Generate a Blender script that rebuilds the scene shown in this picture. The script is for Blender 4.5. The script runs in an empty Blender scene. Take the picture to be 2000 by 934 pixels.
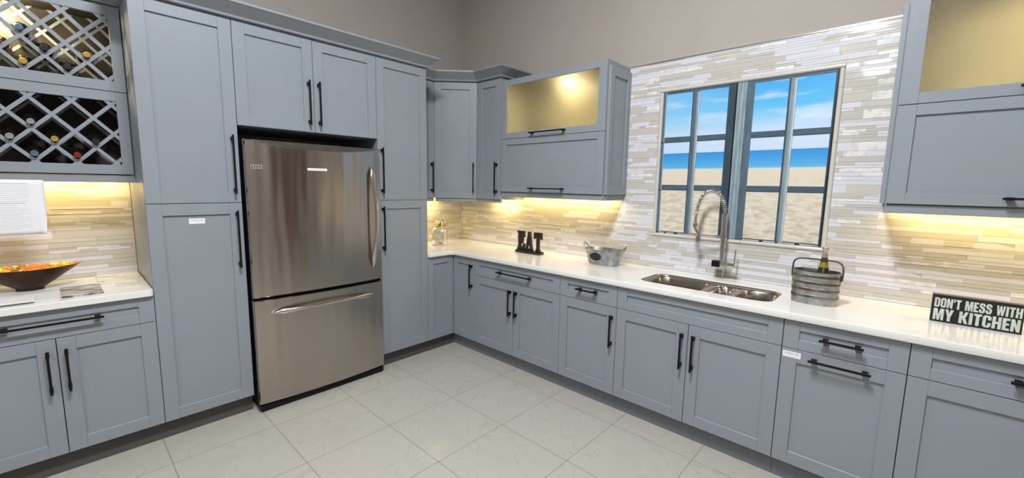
import bpy, bmesh, math, random
from mathutils import Vector, Matrix
random.seed(7)
SC = bpy.context.scene
COL = SC.collection
PI = math.pi

# ------------------------------------------------------------------ camera
F_PX = 821.21
cam_d = bpy.data.cameras.new('camera')
cam_d.sensor_fit = 'HORIZONTAL'
cam_d.sensor_width = 36.0
cam_d.lens = F_PX / 2000.0 * 36.0
cam_d.clip_start = 0.05
cam = bpy.data.objects.new('camera', cam_d)
COL.objects.link(cam)
yw, pt, rl = 0.7479, -0.1269, 0.0166
Fw = Vector((-math.sin(yw) * math.cos(pt), math.cos(yw) * math.cos(pt), math.sin(pt)))
Rt = Vector((math.cos(yw), math.sin(yw), 0))
Up = Rt.cross(Fw)
R2 = Rt * math.cos(rl) + Up * math.sin(rl)
U2 = -Rt * math.sin(rl) + Up * math.cos(rl)
m = Matrix((R2, U2, -Fw)).transposed().to_4x4()
m.translation = Vector((3.6193, -3.0623, 1.5043))
cam.matrix_world = m
SC.camera = cam

# ------------------------------------------------------------------ world, exposure, ceiling lights
w = bpy.data.worlds.new('world')
SC.world = w
w.use_nodes = True
w.node_tree.nodes['Background'].inputs[0].default_value = (0.9, 0.93, 1.0, 1)
w.node_tree.nodes['Background'].inputs[1].default_value = 0.15
SC.view_settings.view_transform = 'Standard'
SC.view_settings.look = 'None'
SC.view_settings.exposure = 0.0
SC.view_settings.gamma = 1.0
SC.view_settings.use_curve_mapping = False

CEIL = 4.0
COOL = (0.965, 0.98, 1.0)
WARM = (1.0, 0.71, 0.22)


def area(name, loc, sx, sy, power, color, rot=(0, 0, 0), parent=None):
    d = bpy.data.lights.new(name, 'AREA')
    d.shape = 'RECTANGLE'
    d.size, d.size_y = sx, sy
    d.energy = power
    d.color = color
    o = bpy.data.objects.new(name, d)
    COL.objects.link(o)
    o.location = loc
    o.rotation_euler = rot
    if parent:
        o.parent = parent
    return o


for (lx, ly, p) in ((2.95, -2.55, 168), (2.95, -5.2, 42), (5.6, -3.6, 22), (2.95, -8.0, 36), (5.6, -7.0, 24)):
    area('ceiling_troffer_light', (lx, ly, CEIL - 0.06), 0.4, 1.0, p, COOL)  # ceiling


# ------------------------------------------------------------------ materials
def new_mat(name):
    mt = bpy.data.materials.new(name)
    mt.use_nodes = True
    return mt, mt.node_tree, mt.node_tree.nodes['Principled BSDF']


def mat(name, color, rough=0.5, metal=0.0, spec=0.5, noise=0.0, nscale=20.0, bump=0.0, bscale=60.0,
        trans=0.0, ior=1.45, emis=None, estr=0.0, coat=0.0, stretch=None, alpha=1.0, color2=None, contrast=None, detail=5, nrough=0.5, dist=0.0):
    mt, nt, b = new_mat(name)
    b.inputs['Base Color'].default_value = (*color, 1)
    b.inputs['Roughness'].default_value = rough
    b.inputs['Metallic'].default_value = metal
    b.inputs['Specular IOR Level'].default_value = spec
    b.inputs['Transmission Weight'].default_value = trans
    b.inputs['IOR'].default_value = ior
    b.inputs['Coat Weight'].default_value = coat
    b.inputs['Alpha'].default_value = alpha
    if emis:
        b.inputs['Emission Color'].default_value = (*emis, 1)
        b.inputs['Emission Strength'].default_value = estr
    tc = nt.nodes.new('ShaderNodeTexCoord')
    mp = nt.nodes.new('ShaderNodeMapping')
    nt.links.new(tc.outputs['Object'], mp.inputs[0])
    if stretch:
        mp.inputs['Scale'].default_value = stretch
    if noise or color2:
        n = nt.nodes.new('ShaderNodeTexNoise')
        n.inputs['Scale'].default_value = nscale
        n.inputs['Detail'].default_value = detail
        n.inputs['Roughness'].default_value = nrough
        n.inputs['Distortion'].default_value = dist
        nt.links.new(mp.outputs[0], n.inputs['Vector'])
        r = nt.nodes.new('ShaderNodeValToRGB')
        c2 = color2 or tuple(min(1, c * (1 + noise)) for c in color)
        c1 = color if color2 else tuple(c * (1 - noise) for c in color)
        lo, hi = contrast or (0.3, 0.7)
        r.color_ramp.elements[0].position = lo
        r.color_ramp.elements[1].position = hi
        r.color_ramp.elements[0].color = (*c1, 1)
        r.color_ramp.elements[1].color = (*c2, 1)
        nt.links.new(n.outputs['Fac'], r.inputs[0])
        nt.links.new(r.outputs[0], b.inputs['Base Color'])
    if bump:
        n = nt.nodes.new('ShaderNodeTexNoise')
        n.inputs['Scale'].default_value = bscale
        n.inputs['Detail'].default_value = 3
        nt.links.new(mp.outputs[0], n.inputs['Vector'])
        bp = nt.nodes.new('ShaderNodeBump')
        bp.inputs['Strength'].default_value = bump
        bp.inputs['Distance'].default_value = 0.01
        nt.links.new(n.outputs['Fac'], bp.inputs['Height'])
        nt.links.new(bp.outputs[0], b.inputs['Normal'])
    return mt


def srgb(r, g, b):
    def f(c):
        c /= 255.0
        return c / 12.92 if c <= 0.04045 else ((c + 0.055) / 1.055) ** 2.4
    return (f(r), f(g), f(b))


M = {}
M['paint'] = mat('grey_blue_cabinet_paint', (0.258, 0.288, 0.322), 0.36, noise=0.02, nscale=3)
M['toe_shade_brown'] = mat('shaded_brown_toe_board', (0.085, 0.075, 0.070), 0.5)  # fridge-run toe kick: shadow of the recess put into the colour
M['toe_shade_grey'] = mat('shaded_grey_toe_board', (0.17, 0.18, 0.205), 0.45)  # cabinet grey darkened to hold the shade under the sink run
M['interior'] = mat('pale_cabinet_interior', (0.25, 0.23, 0.17), 0.5)
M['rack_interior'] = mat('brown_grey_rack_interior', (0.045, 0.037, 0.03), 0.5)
M['black'] = mat('black_metal_handle', (0.005, 0.005, 0.006), 0.5, spec=0.25)
M['blackplastic'] = mat('black_plastic', (0.006, 0.006, 0.007), 0.45, spec=0.3)
M['chrome'] = mat('chrome', (0.72, 0.71, 0.70), 0.09, 1.0)
M['handle_steel'] = mat('polished_steel', (0.66, 0.62, 0.58), 0.18, 1.0)
M['sinksteel'] = mat('brushed_sink_steel', (0.40, 0.365, 0.33), 0.24, 1.0, bump=0.01, bscale=300)
M['white'] = mat('white_paper', (0.80, 0.80, 0.84), 0.6)
M['ink'] = mat('grey_print', (0.33, 0.32, 0.33), 0.7)
M['paleink'] = mat('pale_grey_print', (0.66, 0.645, 0.66), 0.7)
M['label'] = mat('white_label', (0.82, 0.83, 0.88), 0.5)
M['quartz'] = mat('white_quartz', (0.80, 0.79, 0.76), 0.13, noise=0.03, nscale=130, coat=0.2)
M['galv'] = mat('galvanised_steel', (0.33, 0.35, 0.35), 0.38, 0.75, noise=0.35, nscale=30)
M['galv_dark'] = mat('dark_galvanised_steel', (0.13, 0.13, 0.13), 0.42, 0.8, noise=0.3, nscale=30)
M['darkwood'] = mat('dark_brown_painted_wood', (0.020, 0.013, 0.010), 0.4, noise=0.3, nscale=60)
M['signblack'] = mat('black_painted_board', (0.010, 0.010, 0.011), 0.5)
M['signtop'] = mat('taupe_board_edge', (0.10, 0.08, 0.07), 0.6)
M['signtext'] = mat('pale_green_white_lettering', (0.52, 0.57, 0.51), 0.6, noise=0.12, nscale=60)
M['wallpaint'] = mat('taupe_wall_paint', (0.395, 0.362, 0.332), 0.75, noise=0.03, nscale=2)
M['ceilingpaint'] = mat('white_ceiling', (0.60, 0.59, 0.58), 0.85)
M['edge'] = mat('bright_metal_tile_edge', (0.85, 0.85, 0.87), 0.15, 0.9)
M['grout'] = mat('grey_beige_grout', (0.47, 0.45, 0.42), 0.8)
M['t_white'] = mat('white_glass_tile', (0.68, 0.68, 0.74), 0.10, coat=0.4, spec=0.6)
M['t_beige'] = mat('beige_glass_tile', (0.545, 0.52, 0.475), 0.13, coat=0.3)
M['t_tan'] = mat('tan_stone_tile', (0.575, 0.55, 0.50), 0.35, noise=0.06, nscale=18)
M['t_marble'] = mat('white_marble_tile', (0.64, 0.62, 0.59), 0.22, color2=(0.78, 0.77, 0.76), nscale=28, contrast=(0.35, 0.55), bump=0.25, bscale=120)
M['pencil'] = mat('cream_pencil_tile', (0.60, 0.585, 0.53), 0.18, coat=0.3)
M['warmglow'] = mat('warm_led_glow', (1, 0.8, 0.5), 0.5, emis=(1.0, 0.80, 0.42), estr=12.0)
M['puckglow'] = mat('warm_puck_glow', (1, 0.8, 0.5), 0.5, emis=(1.0, 0.84, 0.50), estr=900.0)
M['copper_out'] = mat('dark_copper_outside', (0.055, 0.030, 0.020), 0.38, 0.7, noise=0.3, nscale=9)
M['copper_in'] = mat('hammered_copper_inside', (0.95, 0.50, 0.12), 0.28, 1.0, bump=1.0, bscale=38)
M['orange'] = mat('orange_skin', (0.85, 0.16, 0.015), 0.35, bump=0.15, bscale=150)
M['maroon'] = mat('dark_red_skin', (0.07, 0.008, 0.012), 0.35)
M['stone_dark'] = mat('grey_streaked_granite', (0.035, 0.035, 0.042), 0.25, color2=(0.50, 0.49, 0.46), nscale=12, stretch=(2.4, 0.8, 1), contrast=(0.42, 0.58), detail=10, nrough=0.7, dist=0.5)
M['stone_vein'] = mat('cream_veined_marble', (0.40, 0.39, 0.36), 0.2, color2=(0.72, 0.70, 0.62), nscale=13, stretch=(1.8, 0.9, 1), contrast=(0.34, 0.52), detail=9, nrough=0.7, dist=0.6)
M['stone_grey'] = mat('pale_grey_veined_marble', (0.40, 0.40, 0.40), 0.2, color2=(0.72, 0.71, 0.68), nscale=22, stretch=(2.0, 0.8, 1), contrast=(0.36, 0.56), detail=9, nrough=0.7, dist=0.6)
M['stone_white'] = mat('cool_white_quartz_sample', (0.66, 0.69, 0.72), 0.3, noise=0.04, nscale=12)
M['stone_white2'] = mat('cream_white_quartz_sample', (0.74, 0.74, 0.74), 0.3, noise=0.03, nscale=12)
M['bottle_dark'] = mat('near_black_bottle_glass', (0.010, 0.010, 0.009), 0.08, spec=0.7, coat=0.5)
M['wineglass'] = mat('olive_bottle_glass', (0.28, 0.26, 0.03), 0.05, trans=0.35, ior=1.5, coat=0.4)
M['winedark'] = mat('dark_wine_label', (0.012, 0.016, 0.008), 0.12, coat=0.5)
M['foil'] = mat('pink_silver_foil', (0.56, 0.48, 0.45), 0.25, 0.7)
M['goldwine'] = mat('golden_wine_band', (0.30, 0.23, 0.02), 0.12, coat=0.5)
M['seam'] = mat('grey_seam', (0.35, 0.34, 0.32), 0.6)
M['paleglass'] = mat('champagne_mercury_glass', (0.80, 0.76, 0.60), 0.12, 0.55, coat=0.5, noise=0.25, nscale=22, bump=0.1, bscale=40)
M['goldribbon'] = mat('pale_gold_collar', (0.85, 0.74, 0.45), 0.12, 1.0)
M['redprint'] = mat('reddish_contents', (0.42, 0.16, 0.10), 0.5, noise=0.5, nscale=120)
M['bronze'] = mat('galvanised_rust_band', (0.105, 0.068, 0.038), 0.5, 0.5, color2=(0.24, 0.20, 0.16), nscale=11, contrast=(0.42, 0.62))
M['brownwood'] = mat('added_brown_panel', (0.13, 0.04, 0.02), 0.45, noise=0.3, nscale=4, stretch=(1, 1, 0.15))
M['tanwood'] = mat('added_tan_strip', (0.52, 0.36, 0.17), 0.45, noise=0.1, nscale=4)
M['fridge_case'] = mat('dark_grey_fridge_case', (0.03, 0.03, 0.033), 0.45)


def make_steel():
    mt, nt, b = new_mat('brushed_stainless_steel')
    b.inputs['Base Color'].default_value = (0.47, 0.43, 0.385, 1)
    b.inputs['Metallic'].default_value = 1.0
    b.inputs['Roughness'].default_value = 0.21
    b.inputs['Anisotropic'].default_value = 0.75
    tc = nt.nodes.new('ShaderNodeTexCoord')
    tg = nt.nodes.new('ShaderNodeCombineXYZ')
    tg.inputs[2].default_value = 1.0
    nt.links.new(tg.outputs[0], b.inputs['Tangent'])
    mp = nt.nodes.new('ShaderNodeMapping')
    mp.inputs['Scale'].default_value = (1, 2.0, 260)
    nt.links.new(tc.outputs['Object'], mp.inputs[0])
    n = nt.nodes.new('ShaderNodeTexNoise')
    n.inputs['Scale'].default_value = 3
    nt.links.new(mp.outputs[0], n.inputs['Vector'])
    # gentle dents: low-frequency waviness across the door
    mp2 = nt.nodes.new('ShaderNodeMapping')
    mp2.inputs['Scale'].default_value = (1, 7.0, 0.8)
    nt.links.new(tc.outputs['Object'], mp2.inputs[0])
    n2 = nt.nodes.new('ShaderNodeTexNoise')
    n2.inputs['Scale'].default_value = 1.3
    n2.inputs['Detail'].default_value = 1
    nt.links.new(mp2.outputs[0], n2.inputs['Vector'])
    b1 = nt.nodes.new('ShaderNodeBump')
    b1.inputs['Strength'].default_value = 0.04
    b1.inputs['Distance'].default_value = 0.002
    nt.links.new(n.outputs['Fac'], b1.inputs['Height'])
    b2 = nt.nodes.new('ShaderNodeBump')
    b2.inputs['Strength'].default_value = 0.30
    b2.inputs['Distance'].default_value = 0.02
    nt.links.new(n2.outputs['Fac'], b2.inputs['Height'])
    nt.links.new(b1.outputs[0], b2.inputs['Normal'])
    nt.links.new(b2.outputs[0], b.inputs['Normal'])
    return mt


M['steel'] = make_steel()


def make_textured_glass():
    mt, nt, b = new_mat('rain_textured_glass')
    b.inputs['Base Color'].default_value = (0.93, 0.92, 0.86, 1)
    b.inputs['Transmission Weight'].default_value = 1.0
    b.inputs['Roughness'].default_value = 0.36
    b.inputs['IOR'].default_value = 1.35
    tc = nt.nodes.new('ShaderNodeTexCoord')
    mp = nt.nodes.new('ShaderNodeMapping')
    mp.inputs['Scale'].default_value = (210, 210, 150)
    nt.links.new(tc.outputs['Object'], mp.inputs[0])
    v = nt.nodes.new('ShaderNodeTexVoronoi')
    v.inputs['Scale'].default_value = 1.0
    v.inputs['Randomness'].default_value = 0.25
    nt.links.new(mp.outputs[0], v.inputs['Vector'])
    bp = nt.nodes.new('ShaderNodeBump')
    bp.inputs['Strength'].default_value = 0.5
    bp.inputs['Distance'].default_value = 0.002
    nt.links.new(v.outputs['Distance'], bp.inputs['Height'])
    nt.links.new(bp.outputs[0], b.inputs['Normal'])
    return mt


M['glass'] = make_textured_glass()


def make_floor():
    mt, nt, b = new_mat('polished_marble_floor_tile')
    N = nt.nodes
    L = nt.links
    tc = N.new('ShaderNodeTexCoord')
    sp = N.new('ShaderNodeSeparateXYZ')
    L.new(tc.outputs['Object'], sp.inputs[0])

    def axis(sock, off, step):
        a = N.new('ShaderNodeMath'); a.operation = 'SUBTRACT'; a.inputs[1].default_value = off
        L.new(sock, a.inputs[0])
        d = N.new('ShaderNodeMath'); d.operation = 'DIVIDE'; d.inputs[1].default_value = step
        L.new(a.outputs[0], d.inputs[0])
        fl = N.new('ShaderNodeMath'); fl.operation = 'FLOOR'
        L.new(d.outputs[0], fl.inputs[0])
        fr = N.new('ShaderNodeMath'); fr.operation = 'PINGPONG'; fr.inputs[1].default_value = 0.5
        L.new(d.outputs[0], fr.inputs[0])
        lt = N.new('ShaderNodeMath'); lt.operation = 'LESS_THAN'; lt.inputs[1].default_value = 0.0030
        L.new(fr.outputs[0], lt.inputs[0])
        return lt.outputs[0], fl.outputs[0]
    gx, ix = axis(sp.outputs[0], 1.3969, 0.4982)
    gy, iy = axis(sp.outputs[1], -1.2684, 0.4974)
    g = N.new('ShaderNodeMath'); g.operation = 'MAXIMUM'
    L.new(gx, g.inputs[0]); L.new(gy, g.inputs[1])
    cb = N.new('ShaderNodeCombineXYZ')
    L.new(ix, cb.inputs[0]); L.new(iy, cb.inputs[1])
    wn = N.new('ShaderNodeTexWhiteNoise')
    L.new(cb.outputs[0], wn.inputs['Vector'])
    sc = N.new('ShaderNodeVectorMath'); sc.operation = 'SCALE'; sc.inputs['Scale'].default_value = 9.0
    L.new(wn.outputs['Color'], sc.inputs[0])
    ad = N.new('ShaderNodeVectorMath'); ad.operation = 'ADD'
    L.new(tc.outputs['Object'], ad.inputs[0]); L.new(sc.outputs[0], ad.inputs[1])
    n1 = N.new('ShaderNodeTexNoise')
    n1.inputs['Scale'].default_value = 2.6; n1.inputs['Detail'].default_value = 6; n1.inputs['Distortion'].default_value = 1.2
    L.new(ad.outputs[0], n1.inputs['Vector'])
    # veins = where noise crosses 0.5
    s = N.new('ShaderNodeMath'); s.operation = 'SUBTRACT'; s.inputs[1].default_value = 0.5
    L.new(n1.outputs['Fac'], s.inputs[0])
    ab = N.new('ShaderNodeMath'); ab.operation = 'ABSOLUTE'
    L.new(s.outputs[0], ab.inputs[0])
    rp = N.new('ShaderNodeValToRGB')
    rp.color_ramp.elements[0].position = 0.0
    rp.color_ramp.elements[0].color = (0.385, 0.365, 0.32, 1)
    rp.color_ramp.elements[1].position = 0.012
    rp.color_ramp.elements[1].color = (0.43, 0.415, 0.37, 1)
    e = rp.color_ramp.elements.new(0.25)
    e.color = (0.405, 0.39, 0.345, 1)
    L.new(ab.outputs[0], rp.inputs[0])
    mx = N.new('ShaderNodeMix'); mx.data_type = 'RGBA'
    L.new(g.outputs[0], mx.inputs['Factor'])
    L.new(rp.outputs[0], mx.inputs['A'])
    mx.inputs['B'].default_value = (0.16, 0.145, 0.125, 1)
    L.new(mx.outputs['Result'], b.inputs['Base Color'])
    r = N.new('ShaderNodeMath'); r.operation = 'MULTIPLY_ADD'
    L.new(g.outputs[0], r.inputs[0]); r.inputs[1].default_value = 0.6; r.inputs[2].default_value = 0.20
    L.new(r.outputs[0], b.inputs['Roughness'])
    return mt


M['floor'] = make_floor()


def make_beach():
    mt, nt, b = new_mat('printed_beach_view')
    N = nt.nodes
    L = nt.links
    b.inputs['Roughness'].default_value = 0.3
    tc = N.new('ShaderNodeTexCoord')
    sp = N.new('ShaderNodeSeparateXYZ')
    L.new(tc.outputs['Object'], sp.inputs[0])
    z = sp.outputs[2]

    def ramp(sock, lo, hi, stops):
        mr = N.new('ShaderNodeMapRange')
        mr.inputs[1].default_value = lo; mr.inputs[2].default_value = hi
        L.new(sock, mr.inputs[0])
        r = N.new('ShaderNodeValToRGB')
        el = r.color_ramp.elements
        el[0].position, el[0].color = stops[0][0], (*stops[0][1], 1)
        el[1].position, el[1].color = stops[-1][0], (*stops[-1][1], 1)
        for p, c in stops[1:-1]:
            q = el.new(p); q.color = (*c, 1)
        L.new(mr.outputs[0], r.inputs[0])
        return r.outputs[0]
    sky = ramp(z, 1.75, 2.19, [(0, srgb(200, 216, 240)), (0.28, srgb(196, 216, 240)), (0.46, srgb(146, 200, 236)), (0.62, srgb(92, 184, 234)), (1, srgb(50, 160, 226))])
    # clouds: streaks stretched along x, tilted
    mp = N.new('ShaderNodeMapping')
    mp.inputs['Scale'].default_value = (1.6, 1, 8.0)
    mp.inputs['Rotation'].default_value = (0, -0.16, 0)
    mp.inputs['Location'].default_value = (0.4, 0, 0.7)
    L.new(tc.outputs['Object'], mp.inputs[0])
    n = N.new('ShaderNodeTexNoise'); n.inputs['Scale'].default_value = 1.5; n.inputs['Detail'].default_value = 6
    n.inputs['Roughness'].default_value = 0.55
    L.new(mp.outputs[0], n.inputs['Vector'])
    cr = N.new('ShaderNodeValToRGB')
    cr.color_ramp.elements[0].position = 0.50; cr.color_ramp.elements[0].color = (0, 0, 0, 1)
    cr.color_ramp.elements[1].position = 0.74; cr.color_ramp.elements[1].color = (0.85, 0.85, 0.85, 1)
    L.new(n.outputs['Fac'], cr.inputs[0])
    m1 = N.new('ShaderNodeMix'); m1.data_type = 'RGBA'
    L.new(cr.outputs[0], m1.inputs['Factor']); L.new(sky, m1.inputs['A']); m1.inputs['B'].default_value = (*srgb(214, 228, 246), 1)
    # pale haze to the left
    x = sp.outputs[0]
    hz = N.new('ShaderNodeMapRange'); hz.inputs[1].default_value = 2.26; hz.inputs[2].default_value = 2.95
    hz.inputs[3].default_value = 0.45; hz.inputs[4].default_value = 0.0
    L.new(x, hz.inputs[0])
    m2 = N.new('ShaderNodeMix'); m2.data_type = 'RGBA'
    L.new(hz.outputs[0], m2.inputs['Factor']); L.new(m1.outputs['Result'], m2.inputs['A']); m2.inputs['B'].default_value = (*srgb(176, 216, 240), 1)
    # sea
    sea = ramp(z, 1.64, 1.752, [(0, srgb(150, 204, 232)), (0.08, srgb(92, 176, 226)), (0.6, srgb(66, 156, 220)), (1, srgb(58, 144, 212))])
    # sand with ripples
    mp2 = N.new('ShaderNodeMapping'); mp2.inputs['Scale'].default_value = (9, 1, 26)
    L.new(tc.outputs['Object'], mp2.inputs[0])
    n2 = N.new('ShaderNodeTexNoise'); n2.inputs['Scale'].default_value = 1.6; n2.inputs['Detail'].default_value = 4
    n2.inputs['Distortion'].default_value = 0.6
    L.new(mp2.outputs[0], n2.inputs['Vector'])
    sr = N.new('ShaderNodeValToRGB')
    sr.color_ramp.elements[0].position = 0.28; sr.color_ramp.elements[0].color = (*srgb(186, 174, 152), 1)
    sr.color_ramp.elements[1].position = 0.60; sr.color_ramp.elements[1].color = (*srgb(226, 219, 204), 1)
    L.new(n2.outputs['Fac'], sr.inputs[0])
    far = N.new('ShaderNodeMapRange'); far.inputs[1].default_value = 1.35; far.inputs[2].default_value = 1.62
    L.new(z, far.inputs[0])
    m3 = N.new('ShaderNodeMix'); m3.data_type = 'RGBA'
    L.new(far.outputs[0], m3.inputs['Factor']); L.new(sr.outputs[0], m3.inputs['A']); m3.inputs['B'].default_value = (*srgb(222, 213, 194), 1)

    def step(lo, a, bb):
        g = N.new('ShaderNodeMath'); g.operation = 'GREATER_THAN'; g.inputs[1].default_value = lo
        L.new(z, g.inputs[0])
        mm = N.new('ShaderNodeMix'); mm.data_type = 'RGBA'
        L.new(g.outputs[0], mm.inputs['Factor']); L.new(a, mm.inputs['A']); L.new(bb, mm.inputs['B'])
        return mm.outputs['Result']
    ss = step(1.639, m3.outputs['Result'], sea)
    al = step(1.752, ss, m2.outputs['Result'])
    L.new(al, b.inputs['Base Color'])
    return mt


M['beach'] = make_beach()
for nm, c in (('pf_mid', srgb(84, 104, 118)), ('pf_dark', srgb(56, 74, 86)), ('pf_black', srgb(20, 24, 32)),
              ('pf_light', srgb(150, 166, 176)), ('pf_wood', srgb(128, 146, 154)), ('pf_high', srgb(204, 212, 218)), ('pf_horiz', srgb(74, 94, 108))):
    M[nm] = mat('printed_' + nm[3:] + '_window_frame', c, 0.3, noise=0.18, nscale=14, stretch=(3, 1, 0.5) if nm != 'pf_horiz' else (0.6, 1, 3))


# ------------------------------------------------------------------ mesh helpers
def tag(o, label=None, cat=None, group=None, kind=None):
    if label: o['label'] = label
    if cat: o['category'] = cat
    if group: o['group'] = group
    if kind: o['kind'] = kind
    return o


def empty(name, loc=(0, 0, 0), rz=0.0, label=None, cat=None, group=None):
    o = bpy.data.objects.new(name, None)
    COL.objects.link(o)
    o.location = loc
    o.rotation_euler = (0, 0, rz)
    o.empty_display_size = 0.1
    return tag(o, label, cat, group)


def obj(name, bm, mats, parent=None, smooth=False, bevel=0.0, seg=1, subsurf=0):
    me = bpy.data.meshes.new(name)
    bmesh.ops.recalc_face_normals(bm, faces=bm.faces)
    bm.to_mesh(me)
    bm.free()
    if not isinstance(mats, (list, tuple)):
        mats = [mats]
    for mt in mats:
        me.materials.append(mt)
    if smooth:
        for p in me.polygons:
            p.use_smooth = True
        try:
            me.set_sharp_from_angle(angle=math.radians(40))
        except Exception:
            pass
    o = bpy.data.objects.new(name, me)
    COL.objects.link(o)
    if parent:
        o.parent = parent
    if bevel:
        md = o.modifiers.new('bevel', 'BEVEL')
        md.width = bevel
        md.segments = seg
        md.limit_method = 'ANGLE'
    if subsurf:
        md = o.modifiers.new('sub', 'SUBSURF')
        md.levels = md.render_levels = subsurf
    return o


def box(bm, x0, x1, y0, y1, z0, z1, mi=0):
    vs = [bm.verts.new((x, y, z)) for z in (z0, z1) for y in (y0, y1) for x in (x0, x1)]
    for f in ((0, 2, 3, 1), (4, 5, 7, 6), (0, 1, 5, 4), (2, 6, 7, 3), (0, 4, 6, 2), (1, 3, 7, 5)):
        fc = bm.faces.new([vs[i] for i in f])
        fc.material_index = mi
    return vs


def prism(bm, pts, z0, z1, mi=0, axis='z'):
    def v(p, z):
        if axis == 'z': return (p[0], p[1], z)
        if axis == 'x': return (z, p[0], p[1])
        return (p[0], z, p[1])          # axis y: pts are (x, z)
    a = [bm.verts.new(v(p, z0)) for p in pts]
    b = [bm.verts.new(v(p, z1)) for p in pts]
    n = len(pts)
    fs = [bm.faces.new(a[::-1]), bm.faces.new(b)]
    for i in range(n):
        fs.append(bm.faces.new((a[i], a[(i + 1) % n], b[(i + 1) % n], b[i])))
    for f in fs:
        f.material_index = mi


def lathe(bm, prof, segs=32, origin=(0, 0, 0), sx=1.0, sy=1.0, mi=0, cap=True, axis=None):
    """prof = [(r, z)]; axis = optional Matrix applied to the result"""
    rings = []
    ox, oy, oz = origin
    for r, z in prof:
        ring = []
        for i in range(segs):
            a = 2 * PI * i / segs
            p = Vector((r * sx * math.cos(a), r * sy * math.sin(a), z))
            if axis is not None:
                p = axis @ p
            ring.append(bm.verts.new((p.x + ox, p.y + oy, p.z + oz)))
        rings.append(ring)
    for k in range(len(rings) - 1):
        for i in range(segs):
            j = (i + 1) % segs
            f = bm.faces.new((rings[k][i], rings[k][j], rings[k + 1][j], rings[k + 1][i]))
            f.material_index = mi
    if cap:
        f = bm.faces.new(rings[0][::-1]); f.material_index = mi
        f = bm.faces.new(rings[-1]); f.material_index = mi
    return rings


def tube(bm, pts, rad, segs=10, mi=0, flat=None, up=Vector((0, 0, 1))):
    """rad: number or list; flat: (a, b) multipliers along side / up direction"""
    pts = [Vector(p) for p in pts]
    n = len(pts)
    rad = [rad] * n if not isinstance(rad, (list, tuple)) else rad
    prev = None
    rings = []
    for i, p in enumerate(pts):
        t = (pts[min(i + 1, n - 1)] - pts[max(i - 1, 0)]).normalized()
        if prev is None:
            s = t.cross(up)
            if s.length < 1e-3:
                s = t.cross(Vector((1, 0, 0)))
            s.normalize()
        else:
            s = (prev - t * prev.dot(t)).normalized()
        prev = s
        u = s.cross(t).normalized()
        r = rad[i]
        ra, rb = (r, r) if not isinstance(r, tuple) else r
        rings.append([bm.verts.new(p + s * ra * math.cos(2 * PI * k / segs) + u * rb * math.sin(2 * PI * k / segs)) for k in range(segs)])
    for a in range(n - 1):
        for k in range(segs):
            j = (k + 1) % segs
            f = bm.faces.new((rings[a][k], rings[a][j], rings[a + 1][j], rings[a + 1][k]))
            f.material_index = mi
    f = bm.faces.new(rings[0][::-1]); f.material_index = mi
    f = bm.faces.new(rings[-1]); f.material_index = mi


def rrect(x0, x1, y0, y1, r, n=6):
    out = []
    for cx, cy, a0 in ((x1 - r, y1 - r, 0), (x0 + r, y1 - r, 90), (x0 + r, y0 + r, 180), (x1 - r, y0 + r, 270)):
        for i in range(n + 1):
            a = math.radians(a0 + 90 * i / n)
            out.append((cx + r * math.cos(a), cy + r * math.sin(a)))
    return out


def filled(outlines, z0, z1, bevel=0.0, cyclic_text=None, font_size=1.0):
    """flat shape with holes from 2D outlines -> bmesh, thickness along z"""
    cu = bpy.data.curves.new('tmp', 'CURVE')
    cu.dimensions = '2D'
    cu.fill_mode = 'BOTH'
    cu.extrude = (z1 - z0) / 2
    for ol in outlines:
        s = cu.splines.new('POLY')
        s.points.add(len(ol) - 1)
        for p, q in zip(s.points, ol):
            p.co = (q[0], q[1], 0, 1)
        s.use_cyclic_u = True
    o = bpy.data.objects.new('tmp', cu)
    COL.objects.link(o)
    dg = bpy.context.evaluated_depsgraph_get()
    me = bpy.data.meshes.new_from_object(o.evaluated_get(dg))
    bm = bmesh.new()
    bm.from_mesh(me)
    bmesh.ops.translate(bm, verts=bm.verts, vec=(0, 0, (z0 + z1) / 2))
    bmesh.ops.remove_doubles(bm, verts=bm.verts, dist=1e-5)
    bpy.data.objects.remove(o)
    bpy.data.meshes.remove(me)
    bpy.data.curves.remove(cu)
    return bm


def text_bm(body, size, ext=0.0004):
    cu = bpy.data.curves.new('tmp', 'FONT')
    cu.body = body
    cu.size = size
    cu.extrude = ext
    cu.align_x = 'CENTER'
    cu.align_y = 'CENTER'
    o = bpy.data.objects.new('tmp', cu)
    COL.objects.link(o)
    dg = bpy.context.evaluated_depsgraph_get()
    me = bpy.data.meshes.new_from_object(o.evaluated_get(dg))
    bm = bmesh.new()
    bm.from_mesh(me)
    bpy.data.objects.remove(o)
    bpy.data.meshes.remove(me)
    bpy.data.curves.remove(cu)
    return bm


def stand(bm):
    """turn a shape drawn in (x, y) with thickness z into one standing in (x, z) facing -y"""
    bmesh.ops.rotate(bm, verts=bm.verts, cent=(0, 0, 0), matrix=Matrix.Rotation(PI / 2, 3, 'X'))
    return bm


def merge(dst, src, mi=0, off=(0, 0, 0)):
    vm = {}
    for v in src.verts:
        vm[v] = dst.verts.new(v.co + Vector(off))
    for f in src.faces:
        try:
            g = dst.faces.new([vm[v] for v in f.verts])
            g.material_index = mi
        except ValueError:
            pass
    src.free()


# ------------------------------------------------------------------ room shell
D = 0.63            # door face of base and tall cabinets
DU = 0.327          # door face of wall cabinets
CT = 0.905          # counter top
X_FAR, Y_FAR = 6.8, -9.5


def structure(name, bm, mt, **k):
    o = obj(name, bm, mt, **k)
    o['kind'] = 'structure'
    return o


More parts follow.
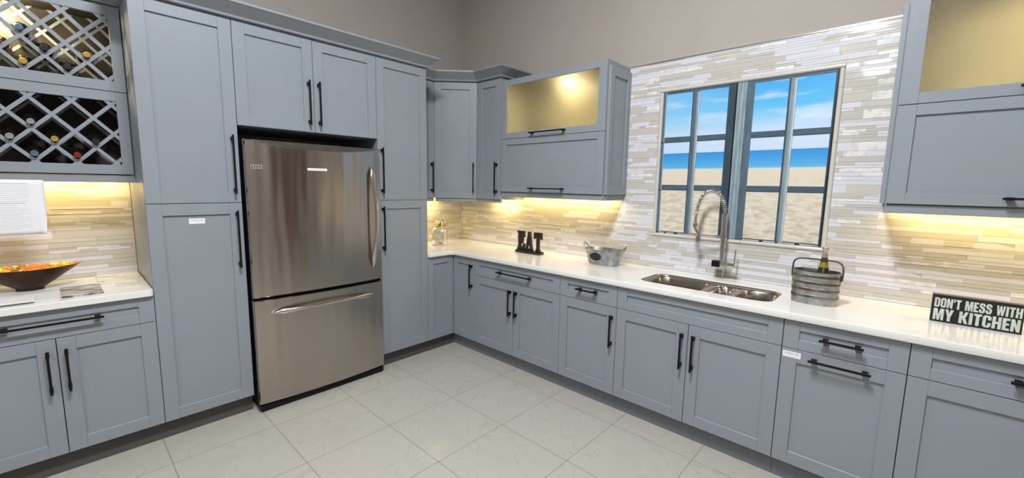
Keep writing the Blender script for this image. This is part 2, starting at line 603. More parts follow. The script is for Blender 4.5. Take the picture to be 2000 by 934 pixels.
bm = bmesh.new(); box(bm, -0.12, X_FAR, Y_FAR, 0.12, -0.06, 0.0); structure('floor', bm, M['floor'])
bm = bmesh.new(); box(bm, -0.12, X_FAR, Y_FAR, 0.12, CEIL, CEIL + 0.06); structure('ceiling', bm, M['ceilingpaint'])
bm = bmesh.new(); box(bm, -0.12, 0, Y_FAR, 0.12, 0, CEIL); structure('wall_left', bm, M['wallpaint'])
bm = bmesh.new(); box(bm, 0, X_FAR, 0, 0.12, 0, CEIL); structure('wall_back', bm, M['wallpaint'])
bm = bmesh.new(); box(bm, X_FAR, X_FAR + 0.12, Y_FAR, 0.12, 0, CEIL); structure('wall_right', bm, M['wallpaint'])
bm = bmesh.new(); box(bm, -0.12, X_FAR, Y_FAR - 0.12, Y_FAR, 0, CEIL); structure('wall_front', bm, M['wallpaint'])
# unseen brown doors, added so the fridge steel has streaks to reflect
for i, (y0, y1, mt) in enumerate(((-1.05, -0.22, 'brownwood'), (-4.4, -3.4, 'brownwood'))):
    bm = bmesh.new()
    box(bm, X_FAR - 0.05, X_FAR, y0, y1, 0.0, 2.4)
    box(bm, X_FAR - 0.06, X_FAR - 0.05, y0 + 0.1, y1 - 0.1, 0.2, 1.0)
    box(bm, X_FAR - 0.06, X_FAR - 0.05, y0 + 0.1, y1 - 0.1, 1.2, 2.2)
    structure('door_%d' % (i + 1), bm, M[mt])
for i, (xa, xb) in enumerate(((5.00, 5.10), (5.75, 5.92))):  # unseen tan strips added on the back wall for the fridge to mirror
    bm = bmesh.new()
    box(bm, xa, xb, -0.03, 0.0, 0.0, 2.6)
    structure('trim_%d' % (i + 2), bm, M['tanwood'])


# ------------------------------------------------------------------ cabinet maker
# local frame of a cabinet: x to the viewer's right, -y out of the front (door face at y = 0), z up; Empty at floor / lower front-left corner
def frame_bm(x0, x1, z0, z1, st, rl, t=0.020, panel=True, mi=0):
    bm = bmesh.new()
    box(bm, x0, x0 + st, 0, t, z0, z1)
    box(bm, x1 - st, x1, 0, t, z0, z1)
    box(bm, x0 + st, x1 - st, 0.0003, t, z0, z0 + rl)
    box(bm, x0 + st, x1 - st, 0.0003, t, z1 - rl, z1)
    if panel:
        box(bm, x0 + st - 0.004, x1 - st + 0.004, 0.010, t - 0.002, z0 + rl - 0.004, z1 - rl + 0.004)
    return bm


def handle(parent, kind, a, b, c):
    """kind v: x=a, z from b to c; kind h: z=a, x from b to c"""
    bm = bmesh.new()
    h = 0.0050
    for_posts = (b + 0.022, c - 0.022)
    if kind == 'v':
        box(bm, a - h, a + h, -0.0395, -0.030, b, c)
        for p in for_posts:
            box(bm, a - 0.0065, a + 0.0065, -0.034, 0.0004, p - 0.011, p + 0.011)
    else:
        box(bm, b, c, -0.0395, -0.030, a - h, a + h)
        for p in for_posts:
            box(bm, p - 0.011, p + 0.011, -0.034, 0.0004, a - 0.0065, a + 0.0065)
    return obj('handle', bm, M['black'], parent, bevel=0.0008)


G = 0.0016


def front(root, f):
    x0, x1, z0, z1 = f['r']
    x0 += G; x1 -= G; z0 += G; z1 -= G
    st = f.get('st', 0.066)
    rl = f.get('rl', 0.066 if f.get('k', 'door') == 'door' else 0.050)
    kind = f.get('k', 'door')
    name = {'door': 'door', 'drawer': 'drawer_front', 'glass': 'glass_door', 'lattice': 'lattice_door', 'flap': 'flap_door', 'false': 'false_front'}[kind]
    panel = kind not in ('glass', 'lattice')
    d = obj(name, frame_bm(x0, x1, z0, z1, st, rl, panel=panel), M['paint'], root, bevel=0.0011)
    if kind == 'glass':
        bm = bmesh.new()
        box(bm, x0 + st - 0.005, x1 - st + 0.005, 0.009, 0.013, z0 + rl - 0.005, z1 - rl + 0.005)
        tag(obj('glass_pane', bm, M['glass'], d), 'rain textured glass pane')
    for h in f.get('h', []):
        handle(d, *h)
    return d


def cabinet(name, label, loc, rz, wd, dp, z0, z1, fronts, cat='cabinet', group=None, toe=None, rail=None, inner='paint', off=0.021, opentop=True):
    root = empty(name, loc, rz, label, cat, group)
    bm = bmesh.new()
    e = 0.0006
    t = 0.018
    b = dp - 0.012
    box(bm, e, t, off, b, z0, z1)
    box(bm, wd - t, wd - e, off, b, z0, z1)
    box(bm, t, wd - t, off, b, z0, z0 + t, 1)
    if opentop:
        box(bm, t, wd - t, off, b, z1 - t, z1, 1)
    box(bm, t, wd - t, b - 0.006, b, z0 + t, z1 - t, 1)
    obj('body', bm, [M['paint'], M[inner]], root)
    for f in fronts:
        front(root, f)
    if toe:
        bm = bmesh.new()
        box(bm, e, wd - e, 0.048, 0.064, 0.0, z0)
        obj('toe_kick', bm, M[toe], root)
    if rail:
        zr0, zr1, yo = rail
        bm = bmesh.new()
        box(bm, e, wd - e, yo, yo + 0.018, zr0, zr1)
        obj('light_rail', bm, M['paint'], root, bevel=0.001)
    return root


R90 = PI / 2
ZT, ZB, ZSP, ZM, ZOF, ZTOP = 0.114, 0.866, 0.7195, 1.3713, 1.8384, 2.446
YA, YB, YC, YD, YE, YF = -0.9134, -1.369, -1.8311, -2.2924, -2.7468, -3.1294
X1, X2, X3, X4, X5 = 0.9211, 1.8473, 2.3083, 3.2362, 3.7005
X6 = X5 + 0.925
YL = YE - 0.764

# --- base cabinets on the sink wall
wd = X2 - X1
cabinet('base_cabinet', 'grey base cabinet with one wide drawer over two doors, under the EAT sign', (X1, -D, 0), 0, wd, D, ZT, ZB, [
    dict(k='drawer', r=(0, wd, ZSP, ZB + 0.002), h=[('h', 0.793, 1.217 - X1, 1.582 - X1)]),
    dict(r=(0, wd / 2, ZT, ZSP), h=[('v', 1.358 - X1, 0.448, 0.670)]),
    dict(r=(wd / 2, wd, ZT, ZSP), h=[('v', 1.424 - X1, 0.448, 0.670)])], toe='toe_shade_grey')
wd = X3 - X2
cabinet('base_cabinet', 'narrow grey base cabinet with short drawer over single door, below the oval tub', (X2, -D, 0), 0, wd, D, ZT, ZB, [
    dict(k='drawer', r=(0, wd, ZSP, ZB + 0.002), h=[('h', 0.797, 2.001 - X2, 2.170 - X2)]),
    dict(r=(0, wd, ZT, ZSP), h=[('v', 2.279 - X2, 0.449, 0.670)])], toe='toe_shade_grey')
wd = X4 - X3
cabinet('sink_base_cabinet', 'grey sink base cabinet with false front and two doors', (X3, -D, 0), 0, wd, D, ZT, ZB, [
    dict(k='false', rl=0.050, r=(0, wd, ZSP, ZB + 0.002)),
    dict(r=(0, wd / 2, ZT, ZSP), h=[('v', 2.742 - X3, 0.449, 0.668)]),
    dict(r=(wd / 2, wd, ZT, ZSP), h=[('v', 2.808 - X3, 0.449, 0.668)])], toe='toe_shade_grey', opentop=False)
wd = X5 - X4
cabinet('pull_out_cabinet', 'grey pull-out base cabinet with drawer and white sticker, right of the sink', (X4, -D, 0), 0, wd, D, ZT, ZB, [
    dict(k='drawer', r=(0, wd, ZSP, ZB + 0.002), h=[('h', 0.798, 3.387 - X4, 3.551 - X4)]),
    dict(r=(0, wd, ZT, ZSP), h=[('h', 0.687, 3.352 - X4, 3.586 - X4)])], toe='toe_shade_grey')
wd = X6 - X5
cabinet('base_cabinet', 'grey base cabinet below the black lettered kitchen sign, at right edge', (X5, -D, 0), 0, wd, D, ZT, ZB, [
    dict(k='drawer', r=(0, wd, ZSP, ZB + 0.002), h=[('h', 0.795, 3.981 - X5, 4.345 - X5)]),
    dict(r=(0, wd / 2, ZT, ZSP), h=[('v', wd / 2 - 0.033, 0.449, 0.67)]),
    dict(r=(wd / 2, wd, ZT, ZSP), h=[('v', wd / 2 + 0.033, 0.449, 0.67)])], toe='toe_shade_grey')

# --- corner base cabinet
root = empty('corner_base_cabinet', (0, 0, 0), 0, 'grey L-shaped corner base cabinet with two narrow doors', 'cabinet')
bm = bmesh.new()
o_ = 0.021
prism(bm, [(0.012, -0.012), (0.012, YA + 0.0006), (D - o_, YA + 0.0006), (D - o_, -D + o_), (X1 - 0.0006, -D + o_), (X1 - 0.0006, -0.012)], ZT, ZB)
obj('body', bm, M['paint'], root)
fr = empty('corner_door', (D, YA, 0), R90); 
# the two doors of the folding pair
bmL = frame_bm(G, -D - YA - 0.0025, ZT + G, ZB - G, 0.062, 0.062)
bmesh.ops.rotate(bmL, verts=bmL.verts, cent=(0, 0, 0), matrix=Matrix.Rotation(R90, 3, 'Z'))
bmesh.ops.translate(bmL, verts=bmL.verts, vec=(D, YA, 0))
obj('door', bmL, M['paint'], root, bevel=0.0011)
bpy.data.objects.remove(fr)
bmR = frame_bm(D + 0.0025, X1 - G, ZT + G, ZB - G, 0.062, 0.062)
bmesh.ops.translate(bmR, verts=bmR.verts, vec=(0, -D, 0))
dR = obj('door', bmR, M['paint'], root, bevel=0.0011)
hh = handle(dR, 'v', 0.889, 0.594, 0.815)
hh.location = (0, -D, 0)
bm = bmesh.new()
k = D - 0.048
box(bm, k - 0.016, k, YA + 0.0006, -k, 0, ZT, 0)
box(bm, k - 0.016, X1 - 0.0006, -k, -k + 0.016, 0, ZT, 1)
obj('toe_kick', bm, [M['toe_shade_brown'], M['toe_shade_grey']], root)

# --- tall cabinets around the fridge
wd = YD - YE
LH = [('v', -2.327 - YE, 1.426, 1.776)]
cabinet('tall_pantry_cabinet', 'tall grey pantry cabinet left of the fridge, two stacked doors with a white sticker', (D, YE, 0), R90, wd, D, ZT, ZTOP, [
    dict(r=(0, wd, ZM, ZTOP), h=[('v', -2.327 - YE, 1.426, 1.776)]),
    dict(r=(0, wd, ZT, ZM), h=[('v', -2.327 - YE, 0.972, 1.325)])], toe='toe_shade_brown')
wd = YB - YD
cabinet('over_fridge_cabinet', 'grey two-door cabinet mounted above the fridge', (D, YD, 0), R90, wd, D, ZOF, ZTOP, [
    dict(r=(0, wd / 2, ZOF, ZTOP), h=[('v', -1.868 - YD, 1.884, 2.175)]),
    dict(r=(wd / 2, wd, ZOF, ZTOP), h=[('v', -1.801 - YD, 1.884, 2.175)])])
wd = YA - YB
cabinet('tall_pantry_cabinet', 'tall narrow grey pantry cabinet between the fridge and the counter corner', (D, YB, 0), R90, wd, D, ZT, ZTOP, [
    dict(r=(0, wd, ZM, ZTOP), h=[('v', -1.344 - YB + 0.004, 1.426, 1.776)]),
    dict(r=(0, wd, ZT, ZM), h=[('v', -1.344 - YB + 0.004, 0.975, 1.325)])], toe='toe_shade_brown')

# --- base cabinet of the left niche
wd = YE - YL
cabinet('base_cabinet', 'grey base cabinet with full-width drawer and two doors below the wine racks', (D, YL, 0), R90, wd, D, ZT, ZB, [
    dict(k='drawer', r=(0, wd, ZSP, ZB + 0.002), h=[('h', 0.801, -3.306 - YL, -2.952 - YL)]),
    dict(r=(0, wd / 2, ZT, ZSP), h=[('v', -3.162 - YL, 0.448, 0.668)]),
    dict(r=(wd / 2, wd, ZT, ZSP), h=[('v', -3.098 - YL, 0.448, 0.668)])], toe='toe_shade_brown')

# --- wall cabinets in the corner
UB = 1.372
wd = -0.61 - YA
cabinet('corner_side_cabinet', 'narrow grey wall cabinet between the tall pantry and the angled corner cabinet', (DU, YA, 0), R90, wd, DU, UB, ZTOP, [
    dict(r=(0, wd, UB, ZTOP), h=[('v', -0.650 - YA, 1.425, 1.711)])], rail=(1.342, UB, 0.012))
wd = X1 - 0.61
cabinet('wall_cabinet', 'narrow grey wall cabinet right of the angled corner cabinet', (0.61, -DU, 0), 0, wd, DU, UB, ZTOP, [
    dict(r=(0, wd, UB, ZTOP), h=[('v', 0.882 - 0.61, 1.424, 1.711)])], rail=(1.342, UB, 0.012))
root = empty('angled_corner_cabinet', (0, 0, 0), 0, 'angled grey corner wall cabinet with one door facing the room', 'cabinet')
bm = bmesh.new()
q = 0.0297
prism(bm, [(0.012, -0.012), (0.012, -0.6094), (DU - q, -0.6094), (0.6094, -DU + q), (0.6094, -0.012)], UB, ZTOP)
obj('body', bm, M['paint'], root)
dw = math.hypot(0.61 - DU, 0.61 - DU)
b_ = frame_bm(0.002, dw - 0.002, UB + G, ZTOP - G, 0.066, 0.066)
Mx = Matrix.Translation((DU, -0.61, 0)) @ Matrix.Rotation(PI / 4, 4, 'Z')
bmesh.ops.transform(b_, matrix=Mx, verts=b_.verts)
dd = obj('door', b_, M['paint'], root, bevel=0.0011)
hh = handle(dd, 'v', dw - 0.034, 1.425, 1.711)
hh.matrix_local = Mx
bm = bmesh.new()
box(bm, 0.006, dw - 0.006, 0.012, 0.030, 1.342, UB)
bmesh.ops.transform(bm, matrix=Mx, verts=bm.verts)
obj('light_rail', bm, M['paint'], root, bevel=0.001)


# --- lift-up wall cabinets with textured glass
def lift_cabinet(x0, wd, side, name, label, hx0, hx1):
    za, zs, zt = 1.446, 1.908, 2.410
    root = cabinet(name, label, (x0, -DU, 0), 0, wd, DU, za - 0.004, zt - 0.004, [
        dict(k='glass', r=(0.003, wd - 0.003, zs, zt), h=[('h', 1.941, hx0 - x0, hx1 - x0)]),
        dict(k='flap', r=(0.003, wd - 0.003, za, zs), h=[('h', 1.482, hx0 - x0, hx1 - x0)])],
        rail=(1.402, za - 0.004, 0.014), inner='interior')
    # shelf that closes the glass compartment
    bm = bmesh.new(); box(bm, 0.018, wd - 0.018, 0.03, DU - 0.02, zs - 0.009, zs + 0.009)
    obj('shelf', bm, M['interior'], root)
    # pale lining of the glass compartment
    for xx in ((0.018, 0.0195), (wd - 0.0195, wd - 0.018)):
        bm = bmesh.new()
        box(bm, xx[0], xx[1], 0.03, DU - 0.02, zs + 0.009, zt - 0.022)
        obj('side_lining', bm, M['interior'], root)
    # shaker end panel
    t = 0.020
    b = frame_bm(0.002, DU - 0.004, za, 2.368, 0.055, 0.066, t=t)
    if side > 0:
        T = Matrix.Translation((wd + t, 0.018, 0)) @ Matrix.Rotation(R90, 4, 'Z')
        bmesh.ops.scale(b, verts=b.verts, vec=((DU - 0.030) / (DU - 0.004), 1, 1))
    else:
        T = Matrix.Translation((-t, DU - 0.012, 0)) @ Matrix.Rotation(-R90, 4, 'Z')
        bmesh.ops.scale(b, verts=b.verts, vec=((DU - 0.030) / (DU - 0.004), 1, 1))
    bmesh.ops.transform(b, matrix=T, verts=b.verts)
    obj('end_panel', b, M['paint'], root, bevel=0.0011)
    # side return of the light rail
    bm = bmesh.new()
    if side > 0:
        box(bm, wd - 0.014, wd + 0.004, 0.034, DU - 0.012, 1.402, za - 0.004)
    else:
        box(bm, -0.004, 0.014, 0.034, DU - 0.012, 1.402, za - 0.004)
    obj('light_rail', bm, M['paint'], root)
    return root


lift_cabinet(X1 + 0.001, 1.063, 1, 'lift_up_wall_cabinet', 'grey lift-up wall cabinet with lit textured glass, left of the beach mural', 1.277, 1.641)
lift_cabinet(3.548, 1.072, -1, 'lift_up_wall_cabinet', 'grey lift-up wall cabinet with textured glass, right of the beach mural', 3.919, 4.283)


# --- wine rack wall cabinet
def clip_poly(poly, x0, x1, z0, z1):
    def clip(poly, inside, inter):
        out = []
        for i in range(len(poly)):
            a, b = poly[i - 1], poly[i]
            ia, ib = inside(a), inside(b)
            if ia != ib: out.append(inter(a, b))
            if ib: out.append(b)
        return out

    def ix(c):
        return lambda a, b: (c, a[1] + (b[1] - a[1]) * (c - a[0]) / (b[0] - a[0]))

    def iz(c):
        return lambda a, b: (a[0] + (b[0] - a[0]) * (c - a[1]) / (b[1] - a[1]), c)
    for ins, it in ((lambda p: p[0] >= x0, ix(x0)), (lambda p: p[0] <= x1, ix(x1)), (lambda p: p[1] >= z0, iz(z0)), (lambda p: p[1] <= z1, iz(z1))):
        if not poly: return poly
        poly = clip(poly, ins, it)
    return poly


def lattice_bm(x0, x1, z0, z1, nx, nz, px, pz, y0, y1, hw=0.0086):
    bm = bmesh.new()
    sl = pz / px
    L = math.hypot(px, pz)
    dz = hw * L / px
    for sgn in (1, -1):
        for kk in range(-14, 15):
            c = nz - sgn * sl * nx + kk * 2 * pz
            f = lambda x: sgn * sl * x + c
            poly = [(x0 - 1, f(x0 - 1) - dz), (x1 + 1, f(x1 + 1) - dz), (x1 + 1, f(x1 + 1) + dz), (x0 - 1, f(x0 - 1) + dz)]
            poly = clip_poly(poly, x0, x1, z0, z1)
            if len(poly) >= 3:
                yy = 0.0004 if sgn > 0 else 0.0
                prism(bm, poly, y0 + yy, y1 - yy, axis='y')
    return bm


wd = YE - YL
wine = cabinet('wine_rack_cabinet', 'grey wall cabinet with two lattice wine racks beside the tall pantry', (0.325, YL, 0), R90, wd, 0.325, 1.524, ZTOP, [
    dict(k='lattice', r=(0.003, wd - 0.002, 1.987, ZTOP), st=0.048, rl=0.054),
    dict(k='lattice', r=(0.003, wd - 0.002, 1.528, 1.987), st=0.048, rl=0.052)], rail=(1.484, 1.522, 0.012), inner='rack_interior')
bm = bmesh.new(); box(bm, 0.018, wd - 0.018, 0.024, 0.30, 1.978, 1.996)
obj('shelf', bm, M['rack_interior'], wine)
nxl = -2.820 - YL
for (z0, z1, nz) in ((2.043, 2.391, 2.207), (1.581, 1.934, 1.753)):
    for (ya_, yb_, nm) in ((0.004, 0.018, 'front_lattice'), (0.225, 0.237, 'back_lattice')):
        zz0, zz1 = (z0 - 0.004, z1 + 0.004) if nm == 'front_lattice' else (z0 - 0.035, z1 + 0.02)
        xx0, xx1 = (0.050, wd - 0.047) if nm == 'front_lattice' else (0.02, wd - 0.02)
        obj(nm, lattice_bm(xx0, xx1, zz0, zz1, nxl, nz, 0.0768, 0.0803, ya_, yb_, 0.0086 if nm == 'front_lattice' else 0.0065), M['paint'], wine)


# --- crown molding along all the tall and wall cabinets
def sweep(bm, path, prof):
    n = len(path)
    P = [Vector((a, b)) for a, b in path]
    norm = []
    for i in range(n - 1):
        d = (P[i + 1] - P[i]).normalized()
        norm.append(Vector((d.y, -d.x)))
    rings = []
    for i in range(n):
        if i == 0: mv = norm[0]
        elif i == n - 1: mv = norm[-1]
        else:
            s = norm[i - 1] + norm[i]
            mv = s / (1 + norm[i - 1].dot(norm[i]))
        rings.append([bm.verts.new((P[i].x + mv.x * p, P[i].y + mv.y * p, z)) for p, z in prof])
    k = len(prof)
    for i in range(n - 1):
        for j in range(k):
            bm.faces.new((rings[i][j], rings[i][(j + 1) % k], rings[i + 1][(j + 1) % k], rings[i + 1][j]))
    bm.faces.new(rings[0]); bm.faces.new(rings[-1][::-1])


prof = [(-0.02, 2.4475), (0.016, 2.4475), (0.021, 2.451), (0.022, 2.456), (0.018, 2.461), (0.021, 2.465), (0.078, 2.512), (0.084, 2.516), (0.084, 2.530), (-0.02, 2.530)]
bm = bmesh.new()
sweep(bm, [(0.325, YL), (0.325, YE), (D, YE), (D, YA), (DU, YA), (DU, -0.61), (0.61, -DU), (X1, -DU), (X1, -0.02)], prof)
tag(obj('crown_molding', bm, M['paint']), 'grey crown molding running along the tops of the tall and corner cabinets', 'molding')

# ------------------------------------------------------------------ counters
SX0, SX1, SY0, SY1 = 2.385, 3.150, -0.520, -0.175
CF = -0.652
outer = [(0.004, -0.004), (0.004, YA + 0.002), (0.652, YA + 0.002)]
cx_, cy_, rr = 0.652 + 0.035, CF - 0.035, 0.035
for i in range(7):
    a = math.radians(180 - 90 * i / 6)
    outer.append((cx_ + rr * math.cos(a), cy_ + rr * math.sin(a)))
outer += [(X6 + 0.02, CF), (X6 + 0.02, -0.004)]
hole = rrect(SX0, SX1, SY0, SY1, 0.075)
bm = filled([outer, hole], 0.869, CT)
ctr = obj('counter', bm, M['quartz'], bevel=0.003, seg=2)
ctr.name = 'countertop'
tag(ctr, 'long white L-shaped quartz countertop with the sink cut-out', 'countertop')
bm = bmesh.new()
box(bm, 2.7735, 2.7745, CF - 0.0004, CF + 0.005, 0.872, 0.902)
box(bm, 2.7735, 2.7745, CF + 0.003, SY0 - 0.001, 0.9045, CT + 0.0003)
obj('seam', bm, M['seam'], ctr)
bm = bmesh.new()
prism(bm, [(0.004, YL), (0.652, YL), (0.652, YE - 0.012), (0.640, YE - 0.002), (0.004, YE - 0.002)], 0.869, CT)
tag(obj('countertop', bm, M['quartz'], bevel=0.003, seg=2), 'short white quartz countertop in the niche under the wine racks', 'countertop')


# ------------------------------------------------------------------ sink
def loft(bm, loops, mi=0, cap_last=True):
    rings = [[bm.verts.new(p) for p in lp] for lp in loops]
    n = len(rings[0])
    for a in range(len(rings) - 1):
        for i in range(n):
            j = (i + 1) % n
            f = bm.faces.new((rings[a][i], rings[a][j], rings[a + 1][j], rings[a + 1][i])); f.material_index = mi
    if cap_last:
        f = bm.faces.new(rings[-1]); f.material_index = mi
    return rings


sink = empty('sink', (2.77, -0.35, 0.868), 0, 'stainless steel double-bowl sink set under the white countertop', 'sink')


def bowl_loops(x0, x1, y0, y1, z0, depth, r):
    L = []
    for (ins, dz) in ((-0.012, 0.0), (0.0, -0.002), (0.005, -0.010), (0.008, -0.06), (0.012, -depth + 0.03), (0.020, -depth + 0.010), (0.045, -depth)):
        L.append([(x - 2.77, y + 0.35, z0 + dz - 0.868) for x, y in rrect(x0 + ins, x1 - ins, y0 + ins, y1 - ins, max(r - ins * 0.5, 0.01))])
    return L


# one shell: side wall running up to the counter edge, a low deck with three bowls
zd = 0.884
BOWLS = ((2.398, 2.752, -0.510, -0.186, 0.19, 0.075), (2.800, 2.905, -0.510, -0.222, 0.13, 0.050), (2.940, 3.139, -0.510, -0.186, 0.19, 0.075))
for (a, b, c, d, dep, rad) in BOWLS:
    bm = bmesh.new()
    loft(bm, bowl_loops(a, b, c, d, zd, dep, rad))
    obj('bowl', bm, M['sinksteel'], sink, smooth=True)
bm = filled([rrect(2.378, 3.157, -0.527, -0.168, 0.080)] + [rrect(a - 0.0115, b + 0.0115, c - 0.0115, d + 0.0115, rad + 0.006) for (a, b, c, d, dep, rad) in BOWLS], zd - 0.003, zd)
bmesh.ops.translate(bm, verts=bm.verts, vec=(-2.77, 0.35, -0.868))
obj('deck', bm, M['sinksteel'], sink)
bm = bmesh.new()
loft(bm, [[(x - 2.77, y + 0.35, z - 0.868) for x, y in rrect(2.387 + i_, 3.148 - i_, -0.518 + i_, -0.177 - i_, 0.075)] for z, i_ in ((0.8985, 0.0), (0.892, 0.001), (0.887, 0.003), (zd + 0.0003, 0.008))], cap_last=False)
obj('wall', bm, M['sinksteel'], sink, smooth=True)
bm = bmesh.new()
tube(bm, [(x - 2.77, y + 0.35, zd - 0.868 + 0.001) for x, y in rrect(2.800 - 0.011, 2.905 + 0.011, -0.510 - 0.011, -0.222 + 0.011, 0.056)], 0.0032, 8)
obj('bowl_rim', bm, M['chrome'], sink, smooth=True)
for cx, dz_ in ((2.575, 0.19), (2.852, 0.13), (3.040, 0.19)):
    bm = bmesh.new()
    lathe(bm, [(0.030, 0), (0.029, 0.003), (0.021, 0.003), (0.019, -0.0005)], 24, (cx - 2.77, 0.0, zd - dz_ - 0.867))
    obj('drain', bm, M['chrome'], sink, smooth=True)

# ------------------------------------------------------------------ faucet
fx, fy = 2.762, -0.085
fau = empty('kitchen_faucet', (fx, fy, CT), 0, 'chrome spring-neck kitchen faucet behind the sink', 'faucet')
bm = bmesh.new()
box(bm, -0.022, 0.022, -0.022, 0.022, 0.0, 0.112)
obj('base', bm, M['chrome'], fau, bevel=0.002)
bm = bmesh.new()
box(bm, -0.052, -0.001, -0.026, 0.022, 0.082, 0.122)
obj('black_block', bm, M['blackplastic'], fau, bevel=0.002)
bm = bmesh.new()
box(bm, 0.0, 0.048, -0.020, 0.020, 0.085, 0.120)
tube(bm, [(0.048, 0, 0.102), (0.082, 0, 0.102)], 0.014, 16)
obj('valve_body', bm, M['chrome'], fau, smooth=True, bevel=0.001)
bm = bmesh.new()
box(bm, 0.080, 0.089, -0.012, 0.012, 0.085, 0.205)
obj('lever', bm, M['chrome'], fau, bevel=0.002)
bm = bmesh.new()
tube(bm, [(0.002, 0, 0.12), (0.002, 0, 0.27)], 0.0165, 20)
tube(bm, [(0.002, 0, 0.27), (0.002, 0, 0.30)], 0.021, 20)
tube(bm, [(0.002, 0, 0.30), (0.002, 0, 0.435)], 0.0165, 20)
obj('riser', bm, M['chrome'], fau, smooth=True)
dv = Vector((-0.95, -0.31, 0)).normalized()
S0 = Vector((0.002, 0, 0.435))
span, hgt = 0.176, 0.150
arc = []
for i in range(61):
    a = PI * i / 60
    arc.append(S0 + dv * (span / 2 * (1 - math.cos(a))) + Vector((0, 0, hgt * math.sin(a) + (-0.072 * max(0, (i - 40) / 20.0) ** 1.5))))
bm = bmesh.new()
tube(bm, arc, 0.0065, 10)
obj('hose', bm, M['handle_steel'], fau, smooth=True)
# spring coil
tot = 0
cum = [0]
for i in range(60):
    tot += (arc[i + 1] - arc[i]).length
    cum.append(tot)
turns = 32
hel = []
side = dv.cross(Vector((0, 0, 1))).normalized()
NH = turns * 12
for k_ in range(NH + 1):
    s = tot * k_ / NH
    i = 0
    while i < 59 and cum[i + 1] < s: i += 1
    f = (s - cum[i]) / (cum[i + 1] - cum[i])
    p = arc[i].lerp(arc[i + 1], f)
    t = (arc[min(i + 2, 60)] - arc[max(i - 1, 0)]).normalized()
    u = side.cross(t).normalized()
    a = 2 * PI * k_ / 12
    hel.append(p + (side * math.cos(a) + u * math.sin(a)) * 0.0140)
bm = bmesh.new()
tube(bm, hel, 0.0024, 6)
obj('spring', bm, M['chrome'], fau, smooth=True)
bm = bmesh.new()
e0 = arc[-1]
tube(bm, [e0 + Vector((0, 0, 0.004)), e0 - Vector((0, 0, 0.022))], 0.015, 16)
w0 = e0 - Vector((0, 0, 0.02))
w1 = S0 + dv * 0.152 + Vector((0, 0, -0.150))
tube(bm, [w0, w0 - Vector((0, 0, 0.012)), w1 + Vector((0, 0, 0.01)), w1 - Vector((0, 0, 0.02))], [0.009, 0.0095, 0.0115, 0.012], 16)
tube(bm, [w1 - Vector((0, 0, 0.004)), w1 - Vector((0, 0, 0.040))], 0.0165, 16)
obj('spray_head', bm, M['chrome'], fau, smooth=True)
bm = bmesh.new()
tube(bm, [Vector((0.002, 0, 0.285)), Vector((0.002, 0, 0.285)) + dv * 0.14], 0.007, 12)
obj('holder_arm', bm, M['chrome'], fau, smooth=True)


# ------------------------------------------------------------------ mosaic backsplash
def tile_rows(z0, z1, rnd):
    z = z0
    rows = []
    while z < z1 - 0.006:
        h = rnd.choices((0.0155, 0.0235, 0.0480, 0.0315), (9, 6, 1.6, 1.8))[0]
        if z + h > z1: h = z1 - z
        rows.append((z, z + h))
        z += h
    return rows


def cut(rects, hole):
    """subtract one rectangle (u0, u1, z0, z1) from a list of rectangles"""
    out = []
    h0, h1, k0, k1 = hole
    for (a, b, c, d) in rects:
        if b <= h0 or a >= h1 or d <= k0 or c >= k1:
            out.append((a, b, c, d)); continue
        if a < h0: out.append((a, h0, c, d))
        if b > h1: out.append((h1, b, c, d))
        m0, m1 = max(a, h0), min(b, h1)
        if c < k0: out.append((m0, m1, c, k0))
        if d > k1: out.append((m0, m1, k1, d))
    return out


def mosaic(name, label, surfaces, seed, rows_to):
    """surfaces: (map(u, w, z)->xyz, u0, u1, z0, z1, holes)"""
    rnd = random.Random(seed)
    rows = tile_rows(ZC, rows_to, rnd)
    bm = bmesh.new()
    g = 0.0006
    for (mp, u0, u1, z0, z1, holes) in surfaces:
        for (za, zb) in rows:
            if za > z1 - 0.004: break
            zb = min(zb, z1)
            u = u0 - rnd.random() * 0.2
            while u < u1:
                tall = (zb - za) > 0.03
                ln = rnd.choice((0.08, 0.12, 0.15, 0.20, 0.30)) * (1.2 if tall else 1.0) * rnd.uniform(0.85, 1.1)
                a, b = max(u, u0), min(u + ln, u1)
                u += ln
                if b - a < 0.006: continue
                segs = [(a, b, za, zb)]
                for h_ in holes:
                    segs = cut(segs, h_)
                mi = rnd.choices((1, 2, 3, 4), (40, 34, 12, 14) if not tall else (34, 46, 8, 12))[0]
                th = 0.0075 + rnd.uniform(-0.0010, 0.0010)
                ta, tb_ = rnd.gauss(0, 0.008), rnd.gauss(0, 0.010)
                for (p, q_, zl_, zh_) in segs:
                    if q_ - p < 0.004 or zh_ - zl_ < 0.003: continue
                    c = [(p + g, zl_ + g), (q_ - g, zl_ + g), (q_ - g, zh_ - g), (p + g, zh_ - g)]
                    fr_ = [bm.verts.new(mp(x, th + ta * max(-0.05, min(0.05, x - (p + q_) / 2)) + tb_ * (z - (za + zb) / 2), z)) for x, z in c]
                    bk = [bm.verts.new(mp(x, 0.003, z)) for x, z in c]
                    f = bm.faces.new(fr_); f.material_index = mi
                    for i in range(4):
                        f = bm.faces.new((fr_[i], bk[i], bk[(i + 1) % 4], fr_[(i + 1) % 4])); f.material_index = mi
        bed = [(u0, u1, z0, z1)]
        for h_ in holes:
            bed = cut(bed, h_)
        for (a, b, c, d) in bed:
            f = bm.faces.new([bm.verts.new(mp(x, 0.0062, z)) for x, z in ((a, c), (b, c), (b, d), (a, d))]); f.material_index = 0
    return tag(obj(name, bm, [M['grout'], M['t_white'], M['t_beige'], M['t_marble'], M['t_tan']]), label, 'backsplash')


